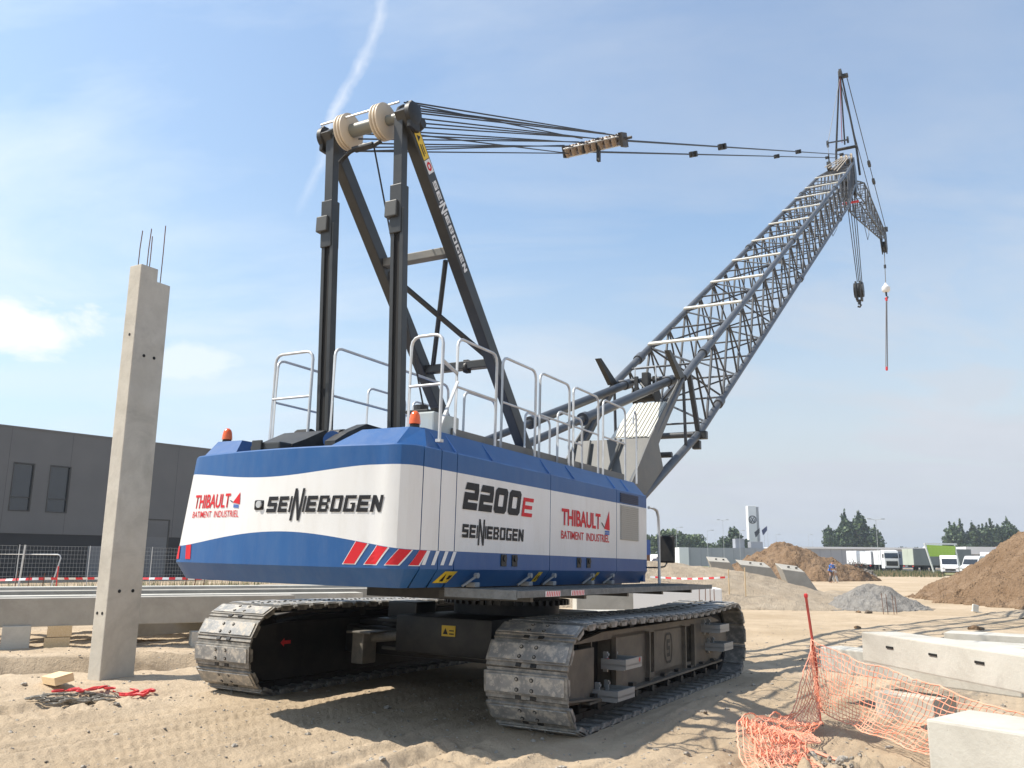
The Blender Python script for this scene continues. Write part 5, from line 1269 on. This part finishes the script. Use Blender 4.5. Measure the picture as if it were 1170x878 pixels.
def tape(name,pts,label,w=.075,n=60,seg=.28):
    P=smooth_pts(pts,n); mb=MB(); acc=0
    for i in range(n-1):
        a=P[i];b=P[i+1]; l=float(np.linalg.norm(b-a)); acc+=l; mi=int(acc/seg)%2; th_=.6*math.sin(acc*1.3)
        o1=np.array([0,math.sin(th_)*w,math.cos(th_)*w]); mb.add([tuple(a),tuple(b),tuple(b+o1),tuple(a+o1)],[(0,1,2,3)],mi)
    o=mb.build(name,[TAPEW,TAPER],recalc=False); tag(o,label,'barrier tape'); return o
tape('barrier_tape',[(5.3,33,1.02),(6.8,32.6,.98),(8.05,32,1.06)],'red and white barrier tape strung across the gravel bank behind the mirror',.07,80,.2)
tape('barrier_tape',[(-18.6,30,.72),(-16,30,.82),(-13,30,.86),(-11.2,30.4,.86),(-9,30.8,.88)],'red and white barrier tape running in front of the mesh fence behind the pillar',.085,160,.22)
# debris near the grey pile and on the sand
for i,(x,y,r_) in enumerate(((12.2,29.9,.10),(11.9,30.0,.07),(12.0,22.5,.08),(11.8,22.4,.11),(16.9,30.0,.08),(9.0,22.8,.07))):
    stone('clod',(x,y),r_*1.5,DIRT if i%2 else BARK,40+i,'dark clod of earth on the sand before the far piles','dark clods before the piles','clod',.5)
mb=MB(); mb.bb((-.12,-.03,0),(.12,.03,.26),0,.03); mb.bb((-.12,-.05,0),(.35,.05,.05),0,.01); o=mb.build('foam_scrap',CREAM); o.location=(17.3,29.8,1.0); o.rotation_euler=(0,rad(12),0.2)
o.location=(16.1,30.4,float(gh(16,30)+max(0,float(dh(np.array([16.1]),np.array([30.4]))[0])))); tag(o,'pale L-shaped scrap lying on the side of the big earth pile','scrap')
# ------------------------------------------------------------------ building on the left
bw=Vector((math.sin(rad(38.6)),math.cos(rad(38.6)),0)); bn=Vector((bw.y,-bw.x,0)); B0=Vector((-32.09,54.98,0))
bld=empty('industrial_building',(0,0,0)); bld.matrix_world=Matrix(((bw.x,-bn.x,0,B0.x),(bw.y,-bn.y,0,B0.y),(0,0,1,0),(0,0,0,1)))
tag(bld,'flat-roofed dark grey clad industrial building behind the fence on the left','building')
# local x along the wall, local y into the building (-bn), z up
mb=MB(); X0,X1=-16,62
wins=[(-.08,1.25),(2.2,3.6)]; wz=(4.37,7.5)
def wl(x0,x1,z0,z1,mi=0,y=0): mb.bb((x0,y,z0),(x1,.3,z1),mi)
cuts=sorted(wins)
wl(X0,X1,7.5,9.7); wl(X0,X1,2.97,4.37); 
x=X0
for a,b in cuts: wl(x,a,4.37,7.5); x=b
wl(x,X1,4.37,7.5)
mb.bb((X0,.3,0),(X1,24,9.6),0)
wall=mb.build('wall',CLAD,bld)
mb=MB(); mb.bb((X0,.06,0),(5.3,.3,2.968)); mb.bb((5.3,.06,2.25),(9.3,.3,2.968)); mb.bb((11.1,.06,0),(X1,.3,2.968)); mb.build('black_plinth',CLADD,bld)
mb=MB(); mb.bb((5.3,.04,0),(9.28,.29,2.248)); mb.build('panel',mat('panel_grey',(.17,.175,.18),.6),bld)
mb=MB(); mb.bb((X0-.05,-.05,9.7),(X1,24,9.82)); mb.build('roof_edge',mat('roof_trim',(.12,.12,.12),.5),bld)
mb=MB()
for i in range(20): 
    xx=X0+i*3.9; mb.bb((xx,-.006,2.97),(xx+.02,.0,9.7))
mb.build('cladding_joint',mat('joint_grey',(.06,.06,.06),.6),bld)
for a,b in wins:
    f=MB(); t_=.07
    f.bb((a,-.02,4.37),(a+t_,.25,7.5)); f.bb((b-t_,-.02,4.37),(b,.25,7.5)); f.bb((a+t_,-.02,7.5-t_),(b-t_,.25,7.5)); f.bb((a+t_,-.02,4.37),(b-t_,.25,4.37+t_)); f.bb((a+t_,.05,5.25),(b-t_,.2,5.30))
    fr=f.build('window',DKG,bld)
    g_=MB(); g_.bb((a+t_,.14,4.44),(b-t_,.16,7.43)); g_.build('pane',GLASS,fr)
f=MB(); f.bb((9.3,-.03,0),(9.38,.1,4.25)); f.bb((11.0,-.03,0),(11.1,.1,4.25)); f.bb((9.38,-.03,4.17),(11.0,.1,4.25)); dr=f.build('door_frame',DKG,bld)
f=MB()
for i in range(14): f.bb((9.38,.012+.006*(i%2),i*.298),(11.0,.09,i*.298+.29))
f.build('roller_door',mat('door_grey',(.15,.155,.16),.5),bld)
# ------------------------------------------------------------------ mesh fence in front of it
FA=Vector((-22.71,39.02,0)); FBn=Vector((-16.41,47.85,0)); fd=(FBn-FA).normalized(); FA=FA-fd*6; FL=26
fe=empty('mesh_fence',FA); tag(fe,'see-through galvanised mesh site fence in front of the grey building','fence')
WIRE=mat('fence_wire',(.30,.31,.31),.5,.4)
npan=8
for k_ in range(npan):
    a=fd*(k_*3.3); b=fd*(k_*3.3+3.2); mb=MB()
    for i in range(21):
        p=a+(b-a)*(i/20); mb.tube(p+Vector((0,0,.08)),p+Vector((0,0,2.05)),.006,3,cap=False)
    for j in range(11):
        z=.1+j*.195; mb.tube(a+Vector((0,0,z)),b+Vector((0,0,z)),.006,3,cap=False)
    mb.build('mesh_panel',WIRE,fe)
    mb=MB(); mb.tube(a,a+Vector((0,0,2.1)),.022,8); mb.build('post',GALV,fe)
br=empty('crowd_barrier',(-20.0,36,gh(-20,36))); tag(br,'galvanised steel barrier frame with a tall post in front of the mesh fence','barrier')
mb=MB(); mb.path([(-4.5,0,1.62),(1.25,0,1.64),(1.34,0,1.60),(1.38,0,1.50),(1.05,0,.0)],.028,8); mb.build('frame',GALV,br,smooth=60)
mb=MB(); mb.tube((-.24,0,0),(-.12,-.05,2.02),.035,10); mb.build('post',GALV,br)
for i,(x,y,h) in enumerate(((-17.9,34.5,1.15),(-16.1,35.0,1.2))):
    mb=MB(); mb.tube((x,y,0),(x,y,h),.022,6); mb.lathe((x,y,h),(0,0,1),[(0,.03),(.06,.03),(.07,.01)],8); o=mb.build('marker_post',RED); o['x']=0; del o['x']; tag(o,('left' if i==0 else 'right')+' one of two short red marker posts between fence and beams','post')
# ------------------------------------------------------------------ vegetation
def foliage(mb,blobs,n,size,seed,mis=3):
    rg=random.Random(seed)
    tot=sum(b[3]*b[4]*b[5] for b in blobs)
    for (x,y,z,rx,ry,rz) in blobs:
        k=max(30,int(n*rx*ry*rz/tot))
        for i in range(k):
            u=rg.gauss(0,1);v=rg.gauss(0,1);w=rg.gauss(0,1); l=math.sqrt(u*u+v*v+w*w)+1e-6; rr=(.45+.6*rg.random()**.7)
            c=Vector((x+u/l*rx*rr,y+v/l*ry*rr,z+w/l*rz*rr)); s_=size*rg.uniform(.5,1.4)
            d=Vector((rg.gauss(0,1),rg.gauss(0,1),rg.gauss(0,1))).normalized(); _,a,b=frame(d)
            mi=0 if rg.random()<.5 else (1 if rg.random()<.75 else 2)
            mb.add([c-a*s_-b*s_*.5,c+a*s_*.8-b*s_*.6,c+a*s_*.3+b*s_,c-a*s_*.7+b*s_*.7],[(0,1,2,3)],min(mi,mis-1))
def tree(name,x,y,h,w,kind,label,cat,group,seed,z=0,n=1500):
    rg=random.Random(seed); e=empty(name,(x,y,z)); tag(e,label,cat,group)
    t=MB(); th_=h*.35 if kind!='poplar' else h*.9
    t.tube((0,0,-.3),(rg.uniform(-.2,.2),0,th_),h*.022,8,h*.008)
    for i in range(6):
        a=rg.random()*6.28; z0=h*rg.uniform(.2,.5); t.tube((0,0,z0),(math.cos(a)*w*.3,math.sin(a)*w*.3,z0+h*.25),h*.009,5,h*.003)
    t.build('trunk',BARK,e); bl=[]
    if kind=='poplar':
        for i in range(12):
            f=i/11; r_=w*.5*(1-f**3.2)**.6*(.75+.25*math.sin(f*5+seed))+.15; bl.append((rg.uniform(-.2,.2)*w*.4,rg.uniform(-.2,.2)*w*.4,h*(.10+.86*f),r_,r_,h*.085))
    else:
        for i in range(13):
            a=rg.random()*6.28; q=rg.random()**.5*w*.33; f=rg.uniform(.25,.85); bl.append((math.cos(a)*q,math.sin(a)*q,h*f,w*.2*rg.uniform(.7,1.2),w*.2,h*.15*rg.uniform(.7,1.3)))
    mb=MB(); foliage(mb,bl,int(n*1.7),h*.026 if kind=='poplar' else h*.04,seed)
    mb.build('crown',[LEAF[0],LEAF[1],LEAF[1]] if kind!='pale' else [LEAF[1],LEAF[2],LEAF[2]],e,recalc=False); return e
def P2(px,Y): # world x for a column of the picture at depth Y
    return (px-585)/992*Y
ORD=['first','second','third','fourth','fifth','sixth','seventh','eighth','ninth','tenth','eleventh','twelfth','thirteenth','fourteenth']
# left hedge-like trees
for i,(px,h,w) in enumerate(((748,9.5,13),(762,10.5,13),(776,11,14),(790,10.2,13),(803,9.2,11),(814,6.5,8))):
    tree('broadleaf_tree',P2(px,285),285,h*1.08,w,'pale','light green tree, %s from the left in the row left of the white tower'%ORD[i],'tree','light green trees behind the far wall',100+i,z=0,n=1200)
for i,(px,h,w) in enumerate(((829,8.0,8),(838,10.2,9),(846,11.5,9))):
    tree('broadleaf_tree',P2(px,290),290,h*1.05,w,'dark','dark tree, %s from the left in the small clump beside the white tower'%ORD[i],'tree','dark trees left of the tower',120+i,n=1000)
for i,(px,h,w) in enumerate(((951,11.5,5),(957,14,5.5),(963,13,4.5),(969,17,4.5),(975,19.4,4.5),(981,17,4),(985,18.5,4.2),(992,19.3,5),(998,18.0,5),(1003,14,5))):
    tree('poplar_tree',P2(px,300),300+(i%3)*4,h*.98,w*1.55,'poplar','dark poplar, %s from the left in the group above the white lorry'%ORD[i],'tree','poplars left of the white truck',140+i,n=1300)
for i,(px,h,w) in enumerate(((1015,6.0,8),(1023,6.6,8),(1033,7.2,9),(1044,7.0,9),(1055,8,9),(1063,7.5,8))):
    tree('broadleaf_tree',P2(px,330),330,h,w,'dark','low dark tree, %s from the left between the two poplar groups'%ORD[i],'tree','low trees between the poplars',160+i,n=900)
for i in range(14):
    px=1094+i*5.6; h=[14.5,15,12.5,16.2,15.0,12.8,14.2,14.0,15.8,14.8,12.6,14.5,15.2,16.5][i]
    tree('poplar_tree',P2(px,300),300+(i%2)*5,h*1.02,6.2,'poplar','dark poplar, %s from the left in the row at the far right'%ORD[i],'tree','poplars in the right-hand row',180+i,n=1100)
for i,(px,h,w) in enumerate(((1097,7,10),(1104,8,9))):
    tree('broadleaf_tree',P2(px,270),270,h,w,'dark',('left' if i==0 else 'right')+' one of two round dark trees between the white canopies','tree','round trees between the white roofs',210+i,n=900)
# weeds by the fence and along the yard
mb=MB(); rg=random.Random(5)
for i in range(2600):
    t=rg.uniform(-4,20); p=FA+fd*t+Vector((rg.uniform(-.5,2.2),rg.uniform(-1.8,.2),0)); h=rg.uniform(.12,.55); a=rg.random()*6.28
    mb.add([p+Vector((math.cos(a)*.02,math.sin(a)*.02,0)),p-Vector((math.cos(a)*.02,math.sin(a)*.02,0)),p+Vector((rg.uniform(-.15,.15),rg.uniform(-.15,.15),h))],[(0,1,2)],rg.randrange(2))
o=mb.build('weeds',[LEAF[2],mat('straw',(.42,.34,.19),.8)],recalc=False); tag(o,'dry weeds along the foot of the mesh fence','weeds',kind='stuff')
mb=MB()
for i in range(5000):
    x=rg.uniform(36,75); y=rg.uniform(100,140)
    if x<P2(990,y) or x>P2(1080,y): continue
    h=rg.uniform(.2,.7); a=rg.random()*6.28
    mb.add([(x+.06,y,0),(x-.06,y,0),(x+rg.uniform(-.2,.2),y,h)],[(0,1,2)],rg.randrange(2))
o=mb.build('tall_grass',[LEAF[2],D.materials['straw']],recalc=False); tag(o,'tall dry grass in front of the parked trucks','grass',kind='stuff')
# ------------------------------------------------------------------ far wall, warehouse, tower, poles
wh=empty('warehouse',(P2(778,240),240,0)); tag(wh,'long low grey warehouse with a white end bay behind the gravel bank','building')
mb=MB(); mb.bb((2.6,0,-1),(72,22,5.05)); mb.build('wall',WGREY,wh)
mb=MB(); mb.bb((0,-.3,-1),(2.6,22,5.1)); mb.build('end_bay',WWHITE,wh)
mb=MB(); mb.bb((30,-.4,5.06),(73,22,5.6)); mb.build('roof_edge',WWHITE,wh)
for i in range(22):
    mb=MB(); mb.bb((3+i*3,-.06,0),(3.12+i*3,0,5.0)); mb.build('wall_rib',mat('rib_grey',(.24,.25,.27),.7) if i==0 else D.materials['rib_grey'],wh)
for (x,w_,h_) in((16.2,2.6,2.6),(20.5,3.4,1.8)):
    mb=MB(); mb.bb((x,2,5.05),(x+w_,5,5.05+h_),0,.05); mb.bb((x+.2,1.9,5.3),(x+w_-.2,2,5.2+h_*.6)); mb.build('roof_unit',WGREY,wh)
tw=empty('sign_tower',(P2(863.5,300),300,0)); tag(tw,'tall white sign tower with a round black emblem near its top','sign tower')
mb=MB(); mb.bb((-1.75,-1.4,0),(1.15,1.4,20.4),0,.1); mb.build('tower_body',WWHITE,tw)
mb=MB(); mb.bb((1.2,-1.3,0),(2.0,1.3,20.0)); mb.build('tower_edge',mat('tower_grey',(.35,.36,.38),.6),tw)
mb=MB(); cz=15.6
P=[(-.3+1.25*math.cos(a/28*6.283),-1.43,cz+1.25*math.sin(a/28*6.283)) for a in range(28)]; mb.path(P,.16,6,0,True)
for q in(((-.95,.85),(-.3,.05)),((.35,.85),(-.3,.05)),((-1.2,.25),(-.75,-.95)),((-.75,-.95),(-.3,-.05)),((-.3,-.05),(.15,-.95)),((.15,-.95),(.6,.25))):
    mb.tube((q[0][0],-1.43,cz+q[0][1]),(q[1][0],-1.43,cz+q[1][1]),.13,6)
mb.build('round_emblem',BLKT,tw)
def pole(px,Y,h,r_,label,arms=0,group=None,cat='lamp post',z=0):
    x=P2(px,Y); mb=MB(); mb.tube((x,Y,z),(x,Y,z+h),r_*.5,8,r_*.35); o=mb.build('street_lamp' if arms else 'pole',GALV); tag(o,label,cat if arms else 'pole',group)
    if arms:
        for s_ in((-1,1) if arms==2 else (1,)):
            mb=MB(); mb.tube((x,Y,z+h-.1),(x+s_*1.0,Y,z+h+.1),r_*.5,6); mb.box((x+s_*1.2,Y,z+h+.1),(.7,.3,.16)); mb.build('lamp_head',GALV,o)
pole(1006,150,8.9,.09,'double-armed street lamp between the white truck and the poplars',2)
pole(775.5,200,9.0,.10,'thin lamp post left of the far white bay above the green trees',1)
pole(811,200,8.4,.10,'lamp post standing just right of the light green trees',1)
pole(829.5,230,12.2,.10,'tall thin mast in front of the small dark trees',2)
pole(848,240,9.8,.10,'lamp post touching the right side of the small dark trees',1)
pole(820,330,12.0,.09,'very thin distant pole between the light green and dark trees')
pole(890,300,10.6,.10,'distant pole right of the flags',1)
pole(927,300,10.6,.09,'distant pole left of the poplars, first of a pair',1); pole(931.5,320,9.0,.09,'distant pole left of the poplars, second of a pair')
for px,h in((872,9.3),(876.5,9.6),(880.5,10)):
    x=P2(px,290); mb=MB(); mb.tube((x,290,0),(x,290,h+3.2),.07,6,.04); fp=mb.build('flagpole',GALV); tag(fp,{872:'flagpole with a small black flag right beside the white tower',876.5:'bare flagpole between the two flagged poles right of the tower',880.5:'flagpole with a dark blue flag right of the white tower'}[px],'flagpole')
    if px!=876.5:
        f=MB(); n=8; V=[]
        for i in range(n+1):
            t=i/n; V+= [(x-.1-t*1.9*(1 if px<875 else 1),290+.2*math.sin(t*6),h+3.1-t*1.4),(x-.1-t*1.5,290+.2*math.sin(t*6+.5),h+1.6-t*1.6)]
        f.add(V,[(2*i,2*i+1,2*i+3,2*i+2) for i in range(n)]); f.build('flag',mat('flag_%d'%px,(.02,.02,.03) if px<875 else (.03,.04,.12),.8),fp,recalc=False)
# ------------------------------------------------------------------ vehicles and yard at the right
def wheel(name,par,x,y,z,r_,w_,ax=(1,0,0)):
    mb=MB(); mb.lathe(Vector((x,y,z))-Vector(ax)*w_/2,ax,[(0,r_*.55),(0,r_*.93),(w_*.15,r_),(w_*.85,r_),(w_,r_*.93),(w_,r_*.55)],20); wo_=mb.build(name,RUBBER,par,smooth=40)
    mb=MB(); mb.lathe(Vector((x,y,z))-Vector(ax)*w_*.48,ax,[(0,r_*.15),(.02,r_*.52),(w_*.96,r_*.52),(w_*.96,r_*.1)],14); mb.build('rim',GALV,wo_)
# front-facing lorry cab (white), local -y faces the viewer
def lorry(x,y,rz,label,m=WWHITE):
    e=empty('lorry',(x,y,.06),rz); tag(e,label,'truck')
    mb=MB(); mb.bb((-1.22,0,.45),(1.22,2.1,2.2),0,.12); mb.prism([(-1.2,.06,2.2),(-1.2,.35,3.5),(-1.2,2.05,3.7),(-1.2,2.05,2.2)],(2.4,0,0)); cb=mb.build('cab',m,e)
    mb=MB(); mb.prism([(-1.12,.03,2.22),(-1.12,.25,3.15),(-1.12,.35,3.15),(-1.12,.13,2.22)],(2.24,0,0)); mb.build('windscreen',GLASS,cb)
    mb=MB(); mb.bb((-.95,-.05,.95),(.95,.0,1.75),0,.02); mb.bb((-1.22,-.06,.35),(1.22,.1,.62),0,.03); mb.build('grille',BLACK,cb)
    for s_ in(-1,1):
        mb=MB(); mb.bb((s_*1.1-.14,-.07,.66),(s_*1.1+.1,.0,.86),0,.02); mb.build('headlight',GALV,cb)
        mb=MB(); mb.bb((s_*1.42-.1,.1,2.3),(s_*1.42+.1,.2,2.95),0,.03); mb.tube((s_*1.2,.3,2.8),(s_*1.42,.15,2.8),.03,6); mb.build('mirror',BLACK,cb)
        wheel('wheel',e,s_*1.05,1.2,.5,.5,.32); wheel('wheel',e,s_*1.05,6.5,.5,.5,.32); wheel('wheel',e,s_*1.05,9.0,.5,.5,.32)
    mb=MB(); mb.bb((-.5,1.5,.7),(.5,12,.95)); mb.build('chassis',BLACK,e)
    mb=MB(); mb.bb((-1.25,2.4,1.1),(1.25,12.5,3.6),0,.03); mb.build('cargo_box',WWHITE,e)
lorry(P2(1021,152),152,rad(-8),'white lorry facing the viewer beside the double-armed street lamp')
def trailer(x,y,rz,ln,m_end,m_side,label,h=3.9):
    e=empty('trailer',(x,y,.06),rz); tag(e,label,'trailer')
    mb=MB(); mb.bb((-1.25,.05,1.1),(1.25,ln,h),0,.03); mb.build('cargo_box',m_side,e)
    mb=MB(); mb.bb((-1.2,0,1.15),(-.01,.05,h-.05)); mb.bb((.01,0,1.15),(1.2,.05,h-.05)); mb.build('rear_door',m_end,e)
    mb=MB(); mb.bb((-.6,.5,.75),(.6,ln,1.08)); mb.build('chassis',BLACK,e)
    for yy in(ln*.2,ln*.32,ln*.8):
        for s_ in(-1,1): wheel('wheel',e,s_*1.05,yy,.5,.5,.3)
    for s_ in(-1,1):
        mb=MB(); mb.bb((s_*1.0-.15,-.03,.85),(s_*1.0+.15,.02,1.0)); mb.build('tail_light',RED,e)
trailer(P2(1039.5,148),148,rad(-70),13.0,TGREEN,TGREY,'trailer with a pale green end and dark grey side right of the white lorry')
e=D.objects['trailer']
trailer(P2(975,165),165,rad(-65),11,WWHITE,WWHITE,'white trailer at the left end of the truck row under the poplars',3.6)
trailer(P2(986,162),160,rad(-62),10,WWHITE,WGREY,'light grey trailer between the white trailer and the white lorry',3.5)
trailer(P2(1128,170),170,rad(-75),14,WWHITE,WGREY,'pale grey trailer partly hidden behind the big earth pile',3.7)
# lime panel sign on slanted white legs
sg=empty('billboard',(P2(1059,125)+.2,125,0)); tag(sg,'lime green panel with pale marks on slanted white legs before the trailers','sign')
mb=MB(); mb.prism([(.2,0,4.15),(4.35,0,4.0),(4.2,0,2.55),(.5,0,2.5)],(0,.12,0)); pn=mb.build('panel',LIME,sg)
mb=MB()
for r in range(5):
    for q in range(7):
        x=.55+q*.52+.12*(r%2); z=2.72+r*.26; mb.prism([(x,-.01,z),(x+.22,-.01,z+.07),(x+.36,-.01,z),(x+.2,-.01,z+.03)],(0,.008,0))
mb.build('panel_marks',mat('pale_lime',(.6,.72,.3),.6),pn)
mb=MB(); mb.beam((-.05,.1,4.4),(1.0,.1,.2),.16,.22,0,(0,1,0)); mb.bb((-.1,.0,4.2),(4.6,.12,4.4)); mb.build('leg',WWHITE,sg)
mb=MB(); mb.beam((4.3,.1,4.2),(4.9,.1,.2),.14,.14,0,(0,1,0)); mb.build('leg',WWHITE,sg)
def van(x,y,rz,label):
    e=empty('van',(x,y,.03),rz); tag(e,label,'van')
    prof=[(0,.35),(0,1.0),(.15,1.15),(1.0,1.35),(1.75,2.15),(2.3,2.55),(5.8,2.6),(5.95,2.3),(6.0,.4)]
    mb=MB(); mb.prism([(-1.0,y_,z_) for y_,z_ in prof],(2.0,0,0)); b=mb.build('body',WWHITE,e); bv=b.modifiers.new('b','BEVEL'); bv.width=.08; bv.segments=2
    mb=MB(); mb.prism([(-.9,1.02,1.40),(-.9,1.72,2.13),(-.9,1.78,2.09),(-.9,1.08,1.36)],(1.8,0,0)); mb.build('windscreen',GLASS,b)
    for s_ in(-1,1):
        mb=MB(); mb.prism([(s_*1.0,1.3,1.4),(s_*1.0,1.85,2.05),(s_*1.0,2.75,2.1),(s_*1.0,2.75,1.4)],(.012*s_,0,0)); mb.build('side_window',GLASS,b)
        mb=MB(); mb.bb((s_*.8-.15,-.02,.85),(s_*.8+.15,.1,1.05),0,.02); mb.build('headlight',GALV,b)
        for yy in(1.1,4.7): wheel('wheel',e,s_*.9,yy,.36,.36,.22)
    mb=MB(); mb.bb((-.6,-.03,.6),(.6,.0,.85)); mb.bb((-.95,-.06,.35),(.95,.05,.52)); mb.build('grille',BLACK,b)
van(P2(1087,112),112,rad(-25),'white van parked in front of the lime green panel')
van(P2(1106,118),118,rad(-48),'second white van, partly hidden behind the big earth pile')
van(P2(769,150),150,rad(30),'small white van far away just right of the cab mirror')
for (px0,px1,Y,z0,z1,red,lb) in((1074,1093,235,4.6,5.9,0,'small white flat-roofed canopy left of the round trees at the right'),(1107,1151,235,3.9,5.9,1,'long white canopy roof with a red end panel at the right')):
    e=empty('petrol_canopy' if red else 'canopy',(P2(px0,Y),Y,0)); tag(e,lb,'canopy'); w_=P2(px1,Y)-P2(px0,Y)
    mb=MB(); mb.bb((0,0,z0),(w_*(.84 if red else 1),8,z1)); mb.build('roof',WWHITE,e)
    if red: mb=MB(); mb.bb((w_*.84+.01,-.05,z0-.1),(w_,8,z1+.05)); mb.build('red_panel',RED,e)
    mb=MB()
    for i in range(4): mb.bb((w_*(.1+.26*i),2,0),(w_*(.1+.26*i)+.4,2.4,z0))
    mb.build('column',WGREY,e); mb=MB(); mb.bb((.5,7,0),(w_-.5,8,z0)); mb.build('back_wall',TGREY,e)
for i,(px,lb) in enumerate(((1122,'low white building strip right of the vans'),)):
    pass
# half-hidden dump truck behind the crane's front
dt=empty('dump_truck',(P2(747,38)-.55,38,0)); tag(dt,'white-cabbed truck with a rust-brown load seen between the crane body and the mirror','truck')
mb=MB(); mb.bb((-1.6,.5,1.2),(.55,5,2.25),0,.04); mb.build('load_bed',mat('rust_brown',(.25,.12,.07),.8,0,(.33,.18,.1),4),dt)
mb=MB(); mb.bb((-1.6,0,2.55),(.2,2.2,3.1),0,.05); mb.build('roof',WWHITE,dt); mb=MB(); mb.bb((-1.5,.1,1.9),(.5,2,2.55)); mb.build('blue_band',mat('band_blue',(.05,.10,.3),.5),dt)
mb=MB(); mb.prism([(.2,0,.7),(.9,0,1.75),(1.25,0,1.75),(.75,0,.7)],(0,1.8,0)); mb.build('bonnet',WWHITE,dt); mb=MB(); mb.bb((-1.5,.2,.5),(.4,4.8,1.2)); mb.build('chassis',BLACK,dt)
for yy in(.9,3.8):
    wheel('wheel',dt,.35,yy,.5,.5,.35); wheel('wheel',dt,-1.3,yy,.5,.5,.35)
# ------------------------------------------------------------------ thin summer haze
hm=D.materials.new('thin_haze'); hm.use_nodes=True; ht=hm.node_tree; ht.nodes.clear()
pv=ht.nodes.new('ShaderNodeVolumePrincipled'); pv.inputs['Color'].default_value=(.80,.87,.95,1); pv.inputs['Density'].default_value=.0004; pv.inputs['Anisotropy'].default_value=.2
ho=ht.nodes.new('ShaderNodeOutputMaterial'); ht.links.new(pv.outputs[0],ho.inputs['Volume'])
mb=MB(); mb.bb((-2600,-2600,-2.2),(2600,2600,48)); hz_=mb.build('haze',hm); hz_['kind']='stuff'; hz_['label']='faint pale summer haze over the whole site'; hz_['category']='haze'
# ------------------------------------------------------------------ two workers by the distant pile
def person(x,y,rz,label,top,lean=.0,arm=.5):
    J={'pel':(0,0,.95),'ch':(0,-.05-lean*.5,1.28),'nk':(0,-.06-lean,1.50),'hd':(0,-.10-lean*1.3,1.66),'ht':(0,-.10-lean*1.3,1.78),
       'lh':(-.10,0,.90),'lk':(-.12,-.10,.50),'la':(-.13,.06,.08),'lt':(-.13,-.10,.04),'rh':(.10,0,.90),'rk':(.13,-.02,.50),'ra':(.16,.12,.08),'rtoe':(.16,-.04,.04),
       'ls':(-.20,-.06-lean*.8,1.42),'le':(-.26,-.12-lean,1.15),'lw':(-.20,-.32-lean*arm,1.0),'rs':(.20,-.06-lean*.8,1.42),'re':(.27,-.10-lean,1.15),'rw':(.22,-.30-lean*arm,.98)}
    Rr={'pel':.15,'ch':.17,'nk':.065,'hd':.10,'ht':.085,'lh':.10,'lk':.065,'la':.045,'lt':.04,'rh':.10,'rk':.065,'ra':.045,'rtoe':.04,'ls':.07,'le':.045,'lw':.032,'rs':.07,'re':.045,'rw':.032}
    E_=[('pel','ch'),('ch','nk'),('nk','hd'),('hd','ht'),('pel','lh'),('lh','lk'),('lk','la'),('la','lt'),('pel','rh'),('rh','rk'),('rk','ra'),('ra','rtoe'),('ch','ls'),('ls','le'),('le','lw'),('ch','rs'),('rs','re'),('re','rw')]
    ks=list(J); me=D.meshes.new('person'); me.from_pydata([J[k] for k in ks],[(ks.index(a),ks.index(b)) for a,b in E_],[])
    o=D.objects.new('person',me); COL.objects.link(o); md=o.modifiers.new('s','SKIN')
    if not me.skin_vertices: 
        try: me.skin_vertices.new()
        except Exception: pass
    for i,k in enumerate(ks):
        sv=me.skin_vertices[0].data[i]; sv.radius=(Rr[k],Rr[k]); sv.use_root=(k=='pel')
    o.modifiers.new('u','SUBSURF').render_levels=1; me.materials.append(SKIN)
    o.location=(x,y,gh(x,y)); o.rotation_euler=(0,0,rz); tag(o,label,'person')
    s=MB(); s.path([J['pel'],J['ch'],(0,-.06-lean*.9,1.46)],[.19,.20,.12],12); 
    for a,b in(('ls','le'),('rs','re')): s.path([J[a],J[b]],[.09,.075],8)
    s.build('shirt',top,o,smooth=60)
    s=MB()
    for a,b,c_ in(('lh','lk','la'),('rh','rk','ra')): s.path([J[a],J[b],J[c_]],[.125,.09,.075],10)
    s.build('trousers',JEANS if top is SHIRTB else SHIRTW,o,smooth=60)
    s=MB(); s.lathe(Vector(J['hd'])+Vector((0,.01,.0)),(0,0,1),[(0,.10),(.08,.115),(.13,.09),(.15,.02)],12); s.build('hair',BARK,o,smooth=60)
person(P2(949.5,70),70,rad(40),'person in a bright blue top bending slightly by the distant earth pile',SHIRTB,.16)
person(P2(954.5,70.5),70.5,rad(-60),'person in pale clothes standing right behind the one in blue',SHIRTW,.04)
# rubbish and brushwood at the right end of the distant pile
mb=MB(); rg=random.Random(9)
for i in range(420):
    x=P2(rg.uniform(962,985),79)+0; y=78.5+rg.uniform(-1,2); z=rg.uniform(0,1.0)**1.3*1.6*(1-abs(x-31.5)/4.5) if abs(x-31.5)<4.5 else 0
    d=Vector((rg.gauss(0,1),rg.gauss(0,1),rg.gauss(0,.6))).normalized()*rg.uniform(.2,.6); mb.tube((x,y,z),Vector((x,y,z))+d,.025,3)
o=mb.build('brushwood',BARK); tag(o,'tangle of dark roots and brushwood at the right end of the distant earth pile','brushwood',kind='stuff')
mb=MB()
for i in range(160):
    x=P2(rg.uniform(980,997),80); y=80+rg.uniform(-1,1); d=rg.uniform(.1,.35); mb.box((x,y,rg.uniform(0,.9)*(1-abs(x-32.8)/3)),(d,d*.7,d*.5),Matrix.Rotation(rg.random()*3,3,'X')@Matrix.Rotation(rg.random()*3,3,'Z'))
o=mb.build('concrete_rubble',GRAV); tag(o,'grey heap of broken concrete right of the distant brown pile','rubble',kind='stuff')
